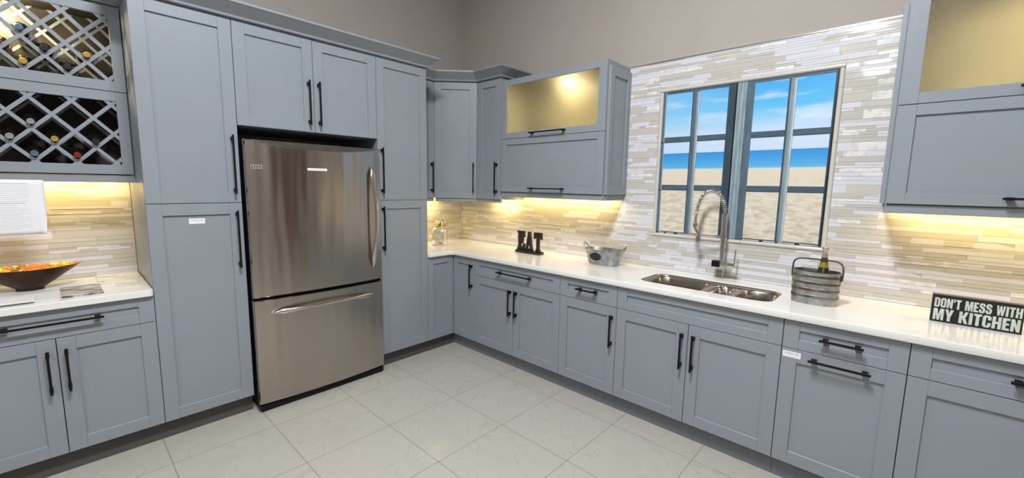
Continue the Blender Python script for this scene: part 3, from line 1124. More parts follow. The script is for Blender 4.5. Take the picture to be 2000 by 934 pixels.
back = lambda u, w_, z: (u, -w_, z)
left = lambda u, w_, z: (w_, u, z)
ZC = CT + 0.001
MUR = (2.240, 3.306, 1.144, 2.214)
mosaic('mosaic_backsplash', 'glossy white and beige strip mosaic behind the sink run, meeting at the corner', [
    (back, 0.008, X6 + 0.05, ZC, 2.404, [MUR, (-1, 1.990, 1.446, 3), (3.522, 9, 1.446, 3)]),
    (left, YA + 0.002, -0.008, ZC, 1.372, [])], 11, 2.404)
mosaic('mosaic_backsplash', 'strip mosaic lining the niche between wine racks and short countertop', [
    (left, YL, YE - 0.001, ZC, 1.520, [])], 5, 1.520)
bm = bmesh.new(); box(bm, 1.990, 3.522, -0.011, 0.0, 2.404, 2.412); structure('trim_1', bm, M['edge'])

# ------------------------------------------------------------------ window mural
mur = empty('window_mural', (2.77, 0, 1.68), 0, 'beach picture printed as a paned blue-grey window, framed in tile above the sink', 'mural')
bm = bmesh.new()
x0, x1, z0, z1 = 2.262, 3.284, 1.172, 2.194
box(bm, x0, x1, -0.0035, 0.0, z0, z1)
ob = obj('printed_view', bm, M['beach'], mur)
ob.matrix_parent_inverse = Matrix.Translation(-Vector(mur.location))
bm = bmesh.new()
mi_of = {}
mlist = []


def strip(xa, xb, za, zb, key, lift=0.0):
    if key not in mi_of:
        mi_of[key] = len(mlist); mlist.append(M[key])
    box(bm, xa, xb, -0.0040 - lift, -0.0034, za, zb, mi_of[key])


rows_h = [(1.868, 1.829), (1.527, 1.488)]
# horizontals (printed)
for a, b in ((x0, 2.75), (2.83, x1)):
    strip(a, b, 2.170, z1, 'pf_horiz')
    strip(a, b, z0 + 0.006, 1.186, 'pf_mid')
    for hz1, hz0 in rows_h:
        strip(a, b, hz0, hz1, 'pf_horiz', 0.0001)
        strip(a, b, hz0, hz0 + 0.006, 'pf_dark', 0.0002)
# verticals
strip(x0, 2.288, z0, z1, 'pf_mid', 0.0002)
strip(2.282, 2.288, z0, z1, 'pf_light', 0.0003)
strip(2.472, 2.521, z0 + 0.01, 2.172, 'pf_mid', 0.0003)
strip(2.500, 2.514, z0 + 0.01, 2.165, 'pf_wood', 0.0004)
strip(2.514, 2.519, z0 + 0.01, 2.165, 'pf_high', 0.0004)
strip(2.472, 2.479, z0 + 0.01, 2.172, 'pf_dark', 0.0004)
strip(2.703, 2.747, z0, z1, 'pf_dark', 0.0003)
strip(2.747, 2.757, z0, z1, 'pf_black', 0.0003)
strip(2.757, 2.763, z0, z1, 'pf_light', 0.0003)
strip(2.763, 2.811, z0, z1, 'pf_wood', 0.0003)
strip(2.781, 2.790, z0, z1, 'pf_light', 0.0004)
strip(2.805, 2.811, z0, z1, 'pf_light', 0.0004)
strip(2.811, 2.857, z0, z1, 'pf_mid', 0.0003)
strip(3.041, 3.084, z0 + 0.01, 2.172, 'pf_wood', 0.0003)
strip(3.041, 3.051, z0 + 0.01, 2.172, 'pf_dark', 0.0004)
strip(3.066, 3.077, z0 + 0.01, 2.165, 'pf_light', 0.0004)
strip(3.077, 3.081, z0 + 0.01, 2.165, 'pf_high', 0.0004)
strip(3.266, 3.274, z0, z1, 'pf_dark', 0.0003)
strip(3.274, x1, z0, z1, 'pf_black', 0.0003)
for xa in (2.262, 2.325, 2.40, 2.58, 2.70, 2.955, 3.045, 3.15):
    strip(xa, xa + random.uniform(0.012, 0.035), z0, z0 + 0.006, 'pf_black', 0.0004)
ob = obj('printed_frame', bm, mlist, mur)
ob.matrix_parent_inverse = Matrix.Translation(-Vector(mur.location))
# pencil tile border, in lengths with thin joints
bm = bmesh.new()


def pencil(p, q_, horizontal):
    r = 0.0125
    n = 8
    sec = [(r * math.cos(PI * i / n), 0.004 + 0.013 * math.sin(PI * i / n)) for i in range(n + 1)]
    for s in (0, 1):
        pass
    a = [bm.verts.new(((p if horizontal else q_[0]) + 0, 0, 0)) for _ in ()]
    if horizontal:
        xa, xb, zc = p
        r1 = [bm.verts.new((xa, -d_, zc + s_)) for s_, d_ in sec]
        r2 = [bm.verts.new((xb, -d_, zc + s_)) for s_, d_ in sec]
    else:
        za, zb, xc = p
        r1 = [bm.verts.new((xc + s_, -d_, za)) for s_, d_ in sec]
        r2 = [bm.verts.new((xc + s_, -d_, zb)) for s_, d_ in sec]
    for i in range(n):
        bm.faces.new((r1[i], r1[i + 1], r2[i + 1], r2[i]))
    bm.faces.new(r1); bm.faces.new(r2[::-1])


def lengths(a, b, step):
    out = []
    x = a
    while x < b - 1e-4:
        y = min(x + step, b)
        if b - y < 0.06: y = b
        out.append((x, y - 0.0012)); x = y
    return out


for a, b in lengths(2.240, 3.306, 0.305):
    pencil((a, b, 2.2015), None, True); pencil((a, b, 1.1565), None, True)
for a, b in lengths(1.169, 2.189, 0.305):
    pencil((a, b, 2.2525), None, False); pencil((a, b, 3.2935), None, False)
ob = obj('tile_border', bm, M['pencil'], mur, smooth=True)
ob.matrix_parent_inverse = Matrix.Translation(-Vector(mur.location))


# ------------------------------------------------------------------ under-cabinet and in-cabinet lamps
def led(name, label, loc, rz, length, power, group='warm light bars under the wall cabinets'):
    r = empty(name, loc, rz, label, 'light bar', group)
    bm = bmesh.new(); box(bm, -length / 2, length / 2, -0.010, 0.010, -0.008, 0.0)
    obj('housing', bm, M['white'], r)
    bm = bmesh.new(); box(bm, -length / 2 + 0.01, length / 2 - 0.01, -0.009, 0.009, -0.010, -0.008)
    obj('diffuser', bm, M['warmglow'], r)
    area('led_strip_light', (0, 0, -0.012), length - 0.02, 0.03, power, WARM, (0.35, 0, 0), parent=r)
    return r


led('light_bar', 'warm light bar under the lift-up cabinet beside the corner', (1.45, -0.085, 1.441), 0, 0.98, 3.6)
led('light_bar', 'warm light bar under the narrow cabinet right of the corner', (0.72, -0.085, 1.371), 0, 0.34, 1.6)
led('light_bar', 'warm light bar between tall pantry and corner', (0.085, -0.62, 1.371), R90, 0.50, 3.0)
led('light_bar', 'warm light bar under the lift-up cabinet at right edge', (4.08, -0.085, 1.441), 0, 0.98, 3.3)
led('light_bar', 'warm light bar under the wine rack cabinet', (0.085, -3.12, 1.523), R90, 0.70, 2.8)


def puck(loc, power, label):
    r = empty('puck_light', loc, 0, label, 'puck light')
    bm = bmesh.new(); lathe(bm, [(0.038, 0), (0.038, -0.016), (0.034, -0.017)], 24)
    obj('housing', bm, M['white'], r)
    bm = bmesh.new(); lathe(bm, [(0.033, -0.0172), (0.030, -0.026), (0.012, -0.031)], 24)
    obj('lens', bm, M['puckglow'], r)
    d = bpy.data.lights.new('puck_lamp', 'SPOT')
    d.energy = power
    d.color = (1.0, 0.68, 0.20)
    d.spot_size = math.radians(140)
    d.spot_blend = 0.9
    d.shadow_soft_size = 0.03
    o = bpy.data.objects.new('puck_lamp', d)
    COL.objects.link(o)
    o.parent = r
    o.location = (0, 0, -0.045)


puck((1.478, -0.10, 2.387), 3.5, 'small warm puck light inside the glass cabinet left of the mural')
puck((4.05, -0.16, 2.387), 3.0, 'small warm puck light inside the glass cabinet at right edge')
puck((0.17, -3.22, 2.427), 30.0, 'small warm puck light inside the upper wine rack')

# ------------------------------------------------------------------ refrigerator
FY0, FY1 = -2.279, -1.386
fr = empty('refrigerator', (0, 0, 0), 0, 'stainless steel bottom-freezer refrigerator between the tall grey pantries', 'refrigerator')
bm = bmesh.new()
box(bm, 0.05, 0.628, FY0 + 0.012, FY1 - 0.012, 0.03, 1.752)
box(bm, 0.628, 0.645, FY0 + 0.03, FY1 - 0.03, 0.05, 1.73)
obj('case', bm, M['fridge_case'], fr, bevel=0.003)
bm = bmesh.new()
box(bm, 0.60, 0.684, FY0 + 0.004, FY1 - 0.004, 0.012, 0.048)
for yy in (FY0 + 0.03, FY1 - 0.03):
    lathe(bm, [(0.018, 0.0), (0.018, 0.016)], 16, (0.66, yy, 0))
obj('base_grille', bm, M['blackplastic'], fr, bevel=0.006, seg=2)


def fridge_door(name, z0, z1, slope_top):
    n = 28
    XE, BOW = 0.690, 0.024
    loops = []
    w = FY1 - FY0

    def outline(ins, zfun, dx):
        pts = []
        pts.append((0.642, FY0 + ins)); pts.append((0.642, FY1 - ins))
        return pts
    bm = bmesh.new()
    cols = []
    ys = [FY0 + w * (0.5 - 0.5 * math.cos(PI * i / n)) * 1.0 for i in range(n + 1)]
    ys = [FY0 + w * i / n for i in range(n + 1)]
    ys = [FY0, FY0 + 0.004] + ys[1:-1] + [FY1 - 0.004, FY1]
    for y in ys:
        s = (y - (FY0 + FY1) / 2) / (w / 2)
        bow = BOW * (1 - s * s)
        xf = XE + bow
        if abs(s) > 0.9999: xf -= 0.010
        zt = z1 - (bow * 1.7 if slope_top else 0.0) - 0.003
        col = [(0.645, z0), (xf - 0.004, z0), (xf, z0 + 0.004), (xf, z0 + 0.3 * (zt - z0)), (xf, z0 + 0.7 * (zt - z0)), (xf, zt - 0.004), (xf - 0.005, zt), (XE - 0.012, z1), (0.645, z1)]
        cols.append([bm.verts.new((a, y, b)) for a, b in col])
    for i in range(len(cols) - 1):
        for j in range(len(cols[0]) - 1):
            bm.faces.new((cols[i][j], cols[i + 1][j], cols[i + 1][j + 1], cols[i][j + 1]))
        bm.faces.new((cols[i][-1], cols[i + 1][-1], cols[i + 1][0], cols[i][0]))
    bm.faces.new(cols[0]); bm.faces.new(cols[-1][::-1])
    return obj(name, bm, M['steel'], fr, smooth=True)


def bowx(y):
    s = (y - (FY0 + FY1) / 2) / ((FY1 - FY0) / 2)
    return 0.690 + 0.024 * (1 - s * s)


up = fridge_door('upper_door', 0.769, 1.757, True)
lo = fridge_door('freezer_drawer', 0.058, 0.752, False)
# handles: bowed bars with flattened, tapered ends
bm = bmesh.new()
pts, rd = [], []
yh = -1.470
for i in range(33):
    t = i / 32.0
    z = 0.868 + (1.625 - 0.868) * t
    b_ = math.sin(PI * t) ** 0.55
    pts.append((bowx(yh) + 0.004 + 0.050 * b_, yh + 0.014 * (math.sin(PI * t)), z))
    e_ = min(t, 1 - t)
    wv = 0.003 + 0.019 * min(1, e_ / 0.09) if e_ < 0.09 else 0.022 - 0.009 * min(1, (e_ - 0.09) / 0.2)
    rd.append((wv, 0.004 + 0.006 * min(1, e_ / 0.06)))
tube(bm, pts, rd, 14, up=Vector((1, 0, 0)))
obj('handle', bm, M['handle_steel'], up, smooth=True)
bm = bmesh.new()
pts, rd = [], []
for i in range(33):
    t = i / 32.0
    y = -2.185 + (-1.468 + 2.185) * t
    b_ = math.sin(PI * t) ** 0.55
    pts.append((bowx(y) + 0.004 + 0.045 * b_, y, 0.662 + 0.012 * math.sin(PI * t)))
    e_ = min(t, 1 - t)
    wv = 0.003 + 0.015 * min(1, e_ / 0.09) if e_ < 0.09 else 0.018 - 0.008 * min(1, (e_ - 0.09) / 0.2)
    rd.append((0.004 + 0.006 * min(1, e_ / 0.06), wv))
tube(bm, pts, rd, 14, up=Vector((0, 0, 1)))
obj('handle', bm, M['handle_steel'], lo, smooth=True)
# badge and strip sticker on the upper door
bm = bmesh.new()
yb0, yb1 = -2.256, -2.192
xb = bowx(-2.22)
ang = math.atan2(bowx(yb1) - bowx(yb0), yb1 - yb0)
box(bm, -0.032, 0.032, -0.003, 0.0015, -0.0135, 0.0135, 0)
for k_ in range(4):
    xk = -0.026 + k_ * 0.014
    box(bm, xk, xk + 0.003, -0.0036, -0.0028, -0.007, 0.007, 1)
    box(bm, xk + 0.003, xk + 0.009, -0.0036, -0.0028, (-0.007, 0.003, -0.002, 0.003)[k_], (-0.003, 0.007, 0.002, 0.007)[k_], 1)
T = Matrix.Translation((xb, -2.222, 1.592)) @ Matrix.Rotation(R90 - ang, 4, 'Z')
bmesh.ops.transform(bm, matrix=T, verts=bm.verts)
obj('badge', bm, [M['edge'], M['fridge_case']], up)
bm = bmesh.new()
yc_ = -1.862
box(bm, -0.064, 0.064, -0.0015, 0.001, -0.008, 0.008, 0)
box(bm, -0.05, 0.05, -0.0019, -0.0014, -0.002, 0.002, 1)
T = Matrix.Translation((bowx(yc_) + 0.0004, yc_, 1.588)) @ Matrix.Rotation(R90 - math.atan2(bowx(yc_ + .05) - bowx(yc_ - .05), .1), 4, 'Z')
bmesh.ops.transform(bm, matrix=T, verts=bm.verts)
tag(obj('sticker', bm, [M['label'], M['paleink']], up), 'white strip sticker')


# ------------------------------------------------------------------ OPEN ME stickers
def open_me(loc, rz, tilt, label):
    r = empty('sticker', loc, rz, label, 'sticker')
    bm = bmesh.new(); box(bm, -0.038, 0.038, -0.0008, 0.0, -0.0155, 0.0155)
    obj('paper', bm, M['label'], r)
    t = text_bm('OPEN ME', 0.0145, 0.0001)
    stand(t)
    bmesh.ops.translate(t, verts=t.verts, vec=(0, -0.0010, 0.0035))
    obj('lettering', t, M['ink'], r)
    bm = bmesh.new(); box(bm, -0.012, 0.014, -0.0010, -0.0008, -0.0095, -0.0075)
    obj('fine_print', bm, M['paleink'], r)
    r.rotation_euler = (0, tilt, rz)


open_me((D - 0.0095, -2.524, 1.268), R90, 0, 'white OPEN ME sticker on the tall pantry door left of the fridge')
open_me((3.281, -D + 0.0002, 0.689), 0, 0.0, 'white OPEN ME sticker on the pull-out cabinet right of the sink doors')

# ------------------------------------------------------------------ hanging notice
r = empty('paper_notice', (0.340, -3.225, 1.492), R90, 'white printed paper sheet hanging from the wine rack cabinet', 'paper')
bm = bmesh.new()
n = 14
cols = []
for i in range(n + 1):
    x = -0.1 + 0.216 * i / n
    col = []
    for j in range(15):
        t = j / 14.0
        curl = 0.0
        if x > 0.06: curl = -0.03 * ((x - 0.06) / 0.056) ** 2 * t ** 3
        col.append(bm.verts.new((x - (0.010 * t ** 4 if x > 0.1 else 0), -0.004 * math.sin(3 * t) + curl, -0.279 * t)))
    cols.append(col)
for i in range(n):
    for j in range(14):
        bm.faces.new((cols[i][j], cols[i + 1][j], cols[i + 1][j + 1], cols[i][j + 1]))
o = obj('sheet', bm, M['white'], r, smooth=True)
md = o.modifiers.new('thick', 'SOLIDIFY'); md.thickness = 0.0003
bm = bmesh.new()
rnd = random.Random(3)
zl = -0.018
rows_t = [(-0.1, 0.085, 1)] + [(-0.1, 0.10 if rnd.random() < .72 else rnd.uniform(0.0, 0.07), 0) for _ in range(9)] + [(-0.055, 0.045, 1)] + [(-0.1, 0.10 if rnd.random() < .75 else rnd.uniform(-0.02, 0.07), 0) for _ in range(13)]
for (a, b, h) in rows_t:
    t = -zl / 0.279
    if zl < -0.255: break
    yy = -0.004 * math.sin(3 * t)
    b2 = min(b, 0.062)
    if True:
        x = a
        while x < b2:
            l_ = rnd.uniform(0.03, 0.09)
            box(bm, x, min(x + l_, b2), yy - 0.0009, yy - 0.0004, zl - (0.0018 if h else 0.0020), zl, 0 if h else 1)
            x += l_ + 0.002
    zl -= 0.0100
obj('print', bm, [M['ink'], M['paleink']], r)

# ------------------------------------------------------------------ wine bottles in the racks
def bottle(y, z, capm, label, glint=None):
    """neck rests at the lower corner of a lattice cell at (y, z node)"""
    front_p = Vector((0.348, y, z + 0.0335))
    back_p = Vector((0.060, y, z + 0.060))
    ax = (front_p - back_p).normalized()
    r = empty('wine_bottle', tuple(back_p), 0, label, 'wine bottle', 'wine bottles lying in the lattice racks')
    q_ = Vector((0, 0, 1)).rotation_difference(ax).to_matrix()
    bm = bmesh.new()
    lathe(bm, [(0.020, 0.004), (0.034, 0.0), (0.0365, 0.006), (0.0365, 0.175), (0.034, 0.190), (0.024, 0.207), (0.0155, 0.220), (0.0135, 0.235), (0.0135, 0.262)], 24, axis=q_)
    obj('glass', bm, M['bottle_dark'], r, smooth=True)
    bm = bmesh.new()
    lathe(bm, [(0.0146, 0.245), (0.0146, 0.284), (0.0135, 0.2885), (0.008, 0.289), (0.0075, 0.2865)], 20, axis=q_)
    obj('cap', bm, capm, r, smooth=True)


def cap(name, c, rough=0.3, metal=0.7):
    return mat(name, c, rough, metal)


c_silver = cap('silver_cap', (0.55, 0.53, 0.50))
c_gold = cap('gold_cap', (0.75, 0.50, 0.10))
c_blue = cap('blue_cap', (0.18, 0.30, 0.42))
c_red = cap('red_cap', (0.30, 0.015, 0.012), 0.4, 0.1)
c_black = cap('black_cap', (0.02, 0.02, 0.022), 0.4, 0.0)
c_grey = cap('grey_ring_cap', (0.34, 0.32, 0.30), 0.4, 0.2)
zn = [1.753, 1.673, 1.594]
bottle(-3.1270, 1.753, c_silver, 'wine bottle with silver cap, topmost in the lower rack')
bottle(-3.2030, 1.673, c_grey, 'wine bottle with hollow grey cap, leftmost in the lower rack')
bottle(-3.0505, 1.673, c_gold, 'wine bottle with gold cap in the middle of the lower rack')
bottle(-3.1270, 1.594, c_blue, 'wine bottle with pale blue cap at the bottom of the lower rack')
bottle(-2.9735, 1.594, c_red, 'wine bottle with red cap at the bottom of the lower rack')
bottle(-2.8970, 1.673, c_black, 'wine bottle with black cap, rightmost in the lower rack')
bottle(-3.1270, 2.207, c_blue, 'wine bottle with blue-grey cap high in the upper rack near the lamp')
bottle(-3.0500, 2.127, c_black, 'wine bottle with black cap in the middle of the upper rack')
bottle(-3.1270, 2.046, c_gold, 'wine bottle with gold cap low in the upper rack')
bottle(-2.8970, 2.127, c_gold, 'wine bottle with gold cap, rightmost in the upper rack')
bottle(-2.9735, 2.050, c_black, 'wine bottle with black cap low in the upper rack')
bottle(-3.2035, 2.127, c_red, 'wine bottle with red cap, leftmost in the upper rack')


# ------------------------------------------------------------------ stone samples
def sample(loc, sx, sy, rz, mt, label, t=0.008, dot=False, up=0.0):
    r = empty('stone_sample', (loc[0], loc[1], CT + up), rz, label, 'stone sample', None)
    bm = bmesh.new(); box(bm, -sx / 2, sx / 2, -sy / 2, sy / 2, 0.0004, t)
    obj('slab', bm, M[mt], r, bevel=0.001)
    if dot:
        bm = bmesh.new(); box(bm, sx / 2 - 0.065, sx / 2 - 0.035, -sy / 2 + 0.012, -sy / 2 + 0.028, t, t + 0.0005)
        obj('sticker', bm, M['ink'], r)


sample((0.175, -2.850), 0.30, 0.195, 0.0, 'stone_vein', 'large cream veined stone sample lying against the backsplash', dot=True)
sample((0.445, -3.018), 0.270, 0.152, 0.02, 'stone_dark', 'dark grey streaked granite sample in the middle of the short counter')
sample((0.395, -2.832), 0.150, 0.100, -0.08, 'stone_grey', 'small pale grey veined sample near the pantry side', t=0.004)
sample((0.470, -3.225), 0.250, 0.250, 0.0, 'stone_white', 'blue-white quartz sample in front of the copper bowl')
sample((0.560, -3.262), 0.110, 0.160, 0.0, 'stone_white2', 'small white sample at the front left of the short counter', up=0.0085)

# ------------------------------------------------------------------ copper bowl with fruit
BY, BX = -3.205, 0.225
bw = empty('copper_bowl', (BX, BY, CT), 0, 'boat-shaped hammered copper bowl holding an orange, on the short counter', 'bowl')


def boat(s, ins):
    """ring of the boat-shaped bowl, s 0 (foot) .. 1 (rim)"""
    out = []
    n = 48
    for i in range(n):
        a = 2 * PI * i / n
        lx = math.cos(a); ly = math.sin(a)
        hl = 0.058 + (0.205 - 0.058) * s ** 0.95
        hw = 0.048 + (0.120 - 0.048) * s ** 0.8
        p = (abs(lx) ** 1.25) * (1 if lx >= 0 else -1)
        rise = 0.010 * s * abs(lx) ** 3
        out.append((ly * (hw - ins), p * (hl - ins * 1.5), 0.016 + 0.105 * s + rise))
    return out


bm = bmesh.new()
loops = [[(x * 0.9, y * 0.9, 0.0) for x, y, z in boat(0, 0.0)], [(x, y, 0.012) for x, y, z in boat(0, 0.004)]] + [boat(s, 0) for s in (0.0, 0.15, 0.35, 0.55, 0.75, 0.9, 1.0)]
rg = loft(bm, loops, 0, cap_last=False)
bm.faces.new(rg[0][::-1])
inner = [boat(1.0, 0.0)] + [[(x, y, z + 0.003) for x, y, z in boat(s, 0.005)] for s in (0.98, 0.85, 0.6, 0.35, 0.15, 0.02)]
loft(bm, inner, 1)
bmesh.ops.remove_doubles(bm, verts=bm.verts, dist=1e-5)
obj('bowl', bm, [M['copper_out'], M['copper_in']], bw, smooth=True)
bm = bmesh.new()
bmesh.ops.create_uvsphere(bm, u_segments=32, v_segments=20, radius=0.045)
for v in bm.verts: v.co.z *= 0.9
o = obj('orange', bm, M['orange'], smooth=True)
o.location = (BX + 0.020, BY + 0.025, CT + 0.098)
tag(o, 'orange fruit resting in the copper bowl', 'fruit')
bm = bmesh.new()
bmesh.ops.create_uvsphere(bm, u_segments=24, v_segments=16, radius=0.022)
o = obj('plum', bm, M['maroon'], smooth=True)
o.location = (BX + 0.035, BY - 0.045, CT + 0.098)
tag(o, 'small dark red fruit beside the orange in the copper bowl', 'fruit')

# ------------------------------------------------------------------ glass jar in the corner
jr = empty('glass_jar', (0.255, -0.495, CT), 0.75, 'gold-tinted glass jar with ruffled neck standing in the counter corner', 'jar')
bm = bmesh.new()
def sqr(h, r, z): return [(x, y, z) for x, y in rrect(-h, h, -h, h, r, 5)]
loft(bm, [sqr(0.056, 0.022, 0.0), sqr(0.062, 0.024, 0.004), sqr(0.063, 0.024, 0.12), sqr(0.060, 0.028, 0.142), sqr(0.050, 0.034, 0.160), sqr(0.036, 0.034, 0.170), sqr(0.030, 0.0295, 0.176), sqr(0.030, 0.0295, 0.184)], cap_last=True)
bm.faces.ensure_lookup_table()
obj('body', bm, M['paleglass'], jr, smooth=True)
bm = bmesh.new()
nn = 60
rg = []
for (r0, z, amp) in ((0.032, 0.172, 0.002), (0.048, 0.175, 0.006), (0.050, 0.180, 0.005), (0.032, 0.188, 0.002), (0.030, 0.200, 0.0015), (0.038, 0.210, 0.003), (0.050, 0.217, 0.005), (0.048, 0.222, 0.005), (0.018, 0.214, 0.001)):
    ring = []
    for i in range(nn):
        a = 2 * PI * i / nn
        r_ = r0 + amp * math.cos(6 * a)
        ring.append(bm.verts.new((r_ * math.cos(a), r_ * math.sin(a), z + amp * 0.8 * math.sin(6 * a))))
    rg.append(ring)
for k_ in range(len(rg) - 1):
    for i in range(nn):
        j = (i + 1) % nn
        bm.faces.new((rg[k_][i], rg[k_][j], rg[k_ + 1][j], rg[k_ + 1][i]))
bm.faces.new(rg[0][::-1]); bm.faces.new(rg[-1])
obj('ruffled_neck', bm, M['goldribbon'], jr, smooth=True)
bm = bmesh.new(); box(bm, -0.058, -0.034, -0.0650, -0.0633, 0.012, 0.050)
tag(obj('tag', bm, M['label'], jr), 'white price tag')
bm = bmesh.new(); box(bm, 0.000, 0.034, -0.0642, -0.0632, 0.010, 0.030)
tag(obj('print', bm, M['redprint'], jr), 'reddish print')

jr.scale = (1.12, 1.12, 1.06)

# ------------------------------------------------------------------ EAT sign
es = empty('eat_sign', (1.200, -0.225, CT), 0, 'dark brown wooden EAT letters on a base near the corner', 'sign')
bm = filled([rrect(-0.146, 0.146, -0.040, 0.040, 0.022)], 0.0, 0.022)
obj('base', bm, M['darkwood'], es, bevel=0.004, seg=2)
glyphE = [[(0, 0), (5.2, 0), (5.6, 3.4), (4.6, 3.4), (4.0, 1.6), (2.9, 1.6), (2.4, 1.9), (2.4, 4.4), (3.2, 4.4), (3.2, 3.4), (4.1, 3.4), (4.1, 7.0), (3.2, 7.0), (3.2, 5.8), (2.4, 5.8), (2.4, 8.4),
           (3.3, 8.4), (4.3, 6.6), (5.4, 6.6), (5.2, 10), (0, 10), (0, 8.8), (0.7, 8.8), (0.7, 1.3), (0, 1.3)]]
glyphA = [[(0, 0), (2.5, 0), (2.5, 1.2), (2.1, 1.2), (2.4, 2.8), (3.9, 2.8), (4.2, 1.2), (3.6, 1.2), (3.6, 0), (6.6, 0), (6.6, 1.2), (6.0, 1.2), (4.3, 10), (2.7, 10), (0.8, 1.2), (0, 1.2)],
          [(2.7, 4.2), (3.15, 6.6), (3.6, 4.2)]]
glyphT = [[(1.7, 0), (4.9, 0), (4.9, 1.3), (4.3, 1.3), (4.3, 8.3), (5.0, 8.1), (5.7, 6.6), (6.6, 6.4), (6.4, 10), (0.2, 10), (0, 6.4), (0.9, 6.6), (1.6, 8.1), (2.3, 8.3), (2.3, 1.3), (1.7, 1.3)]]
for g_, xs, xw, nm in ((glyphE, -0.136, 0.0150, 'letter_e'), (glyphA, -0.046, 0.0135, 'letter_a'), (glyphT, 0.056, 0.0135, 'letter_t')):
    ol = [[(xs + x * xw, 0.021 + y * 0.0172) for x, y in o_] for o_ in g_]
    b = stand(filled(ol, -0.012, 0.012))
    obj(nm, b, M['darkwood'], es, bevel=0.0012)

# ------------------------------------------------------------------ DON'T MESS WITH MY KITCHEN sign
ks = empty('kitchen_sign', (3.900, -0.285, CT), 0, 'black block sign reading DON\'T MESS WITH MY KITCHEN, standing on the counter', 'sign')
bm = bmesh.new()
box(bm, -0.140, 0.140, -0.020, 0.020, 0.0, 0.128, 0)
for f in bm.faces:
    if f.normal.z > 0.5 or all(abs(v.co.z - 0.128) < 1e-6 for v in f.verts): f.material_index = 1
obj('board', bm, [M['signblack'], M['signtop']], ks, bevel=0.0006)
GL = {
    'D': (5.5, [[(0, 0), (4, 0), (5.5, 1.2), (5.5, 8.8), (4, 10), (0, 10)], [(2.1, 1.8), (3.1, 1.8), (3.4, 2.2), (3.4, 7.8), (3.1, 8.2), (2.1, 8.2)]]),
    'O': (5.5, [[(1.2, 0), (4.3, 0), (5.5, 1.4), (5.5, 8.6), (4.3, 10), (1.2, 10), (0, 8.6), (0, 1.4)], [(2.3, 1.7), (3.2, 1.7), (3.4, 2.1), (3.4, 7.9), (3.2, 8.3), (2.3, 8.3), (2.1, 7.9), (2.1, 2.1)]]),
    'N': (5.6, [[(0, 0), (2, 0), (2, 5), (3.6, 0), (5.6, 0), (5.6, 10), (3.6, 10), (3.6, 5), (2, 10), (0, 10)]]),
    "'": (1.6, [[(0.2, 6.6), (1.2, 6.6), (1.8, 10), (0, 10)]]),
    'T': (5.0, [[(1.4, 0), (3.6, 0), (3.6, 8.2), (5, 8.2), (5, 10), (0, 10), (0, 8.2), (1.4, 8.2)]]),
    'M': (7.4, [[(0, 0), (1.9, 0), (1.9, 6.3), (2.9, 0), (4.5, 0), (5.5, 6.3), (5.5, 0), (7.4, 0), (7.4, 10), (4.7, 10), (3.7, 4.5), (2.7, 10), (0, 10)]]),
    'E': (4.4, [[(0, 0), (4.4, 0), (4.4, 1.8), (2.2, 1.8), (2.2, 4.2), (4, 4.2), (4, 5.9), (2.2, 5.9), (2.2, 8.2), (4.4, 8.2), (4.4, 10), (0, 10)]]),
    'S': (5.4, [[(0, 1.2), (1.2, 0), (4.2, 0), (5.4, 1.3), (5.4, 4.6), (4.6, 5.6), (2.2, 6.9), (2.2, 8), (2.5, 8.4), (3, 8.4), (3.3, 8), (3.3, 6.8), (5.3, 6.8), (5.3, 8.7), (4.1, 10), (1.3, 10), (0.1, 8.7), (0.1, 6.2), (0.9, 5.2),
                 (3.3, 3.9), (3.3, 2), (3, 1.6), (2.4, 1.6), (2.1, 2), (2.1, 3.5), (0, 3.5)]]),
    'W': (7.8, [[(1.3, 0), (3.2, 0), (3.9, 5), (4.6, 0), (6.5, 0), (7.8, 10), (5.9, 10), (5.4, 4.5), (4.7, 10), (3.1, 10), (2.4, 4.5), (1.9, 10), (0, 10)]]),
    'I': (2.2, [[(0, 0), (2.2, 0), (2.2, 10), (0, 10)]]),
    'H': (5.6, [[(0, 0), (2.1, 0), (2.1, 4.2), (3.5, 4.2), (3.5, 0), (5.6, 0), (5.6, 10), (3.5, 10), (3.5, 6), (2.1, 6), (2.1, 10), (0, 10)]]),
    'Y': (5.8, [[(1.8, 0), (4, 0), (4, 3.8), (5.8, 10), (3.7, 10), (2.9, 6.3), (2.1, 10), (0, 10), (1.8, 3.8)]]),
    'K': (6.0, [[(0, 0), (2.1, 0), (2.1, 4), (2.4, 4), (3.8, 0), (6, 0), (4.2, 5.2), (5.9, 10), (3.8, 10), (2.3, 6.2), (2.1, 6.2), (2.1, 10), (0, 10)]]),
    'C': (5.4, [[(1.2, 0), (4.2, 0), (5.4, 1.4), (5.4, 3.9), (3.3, 3.9), (3.3, 2.1), (3, 1.7), (2.4, 1.7), (2.1, 2.1), (2.1, 7.9), (2.4, 8.3), (3, 8.3), (3.3, 7.9), (3.3, 6.2), (5.4, 6.2), (5.4, 8.6), (4.2, 10), (1.2, 10), (0, 8.6), (0, 1.4)]]),
}


def line_text(s, x0, x1, zb, h, name):
    sp = 0.7
    tot = sum((3.2 if c == ' ' else GL[c][0] + sp) for c in s) - sp
    sx = (x1 - x0) / tot
    x = 0.0
    bmx = bmesh.new()
    for c in s:
        if c == ' ':
            x += 3.2; continue
        wg, ols = GL[c]
        b = stand(filled([[(x0 + (x + a) * sx, zb + bb * h / 10) for a, bb in ol] for ol in ols], 0.0, 0.0012))
        merge(bmx, b, 0, (0, -0.0201, 0))
        x += wg + sp
    obj(name, bmx, M['signtext'], ks)


line_text("DON'T MESS WITH", -0.132, 0.134, 0.070, 0.044, 'lettering')
line_text('MY KITCHEN', -0.132, 0.133, 0.009, 0.054, 'lettering')

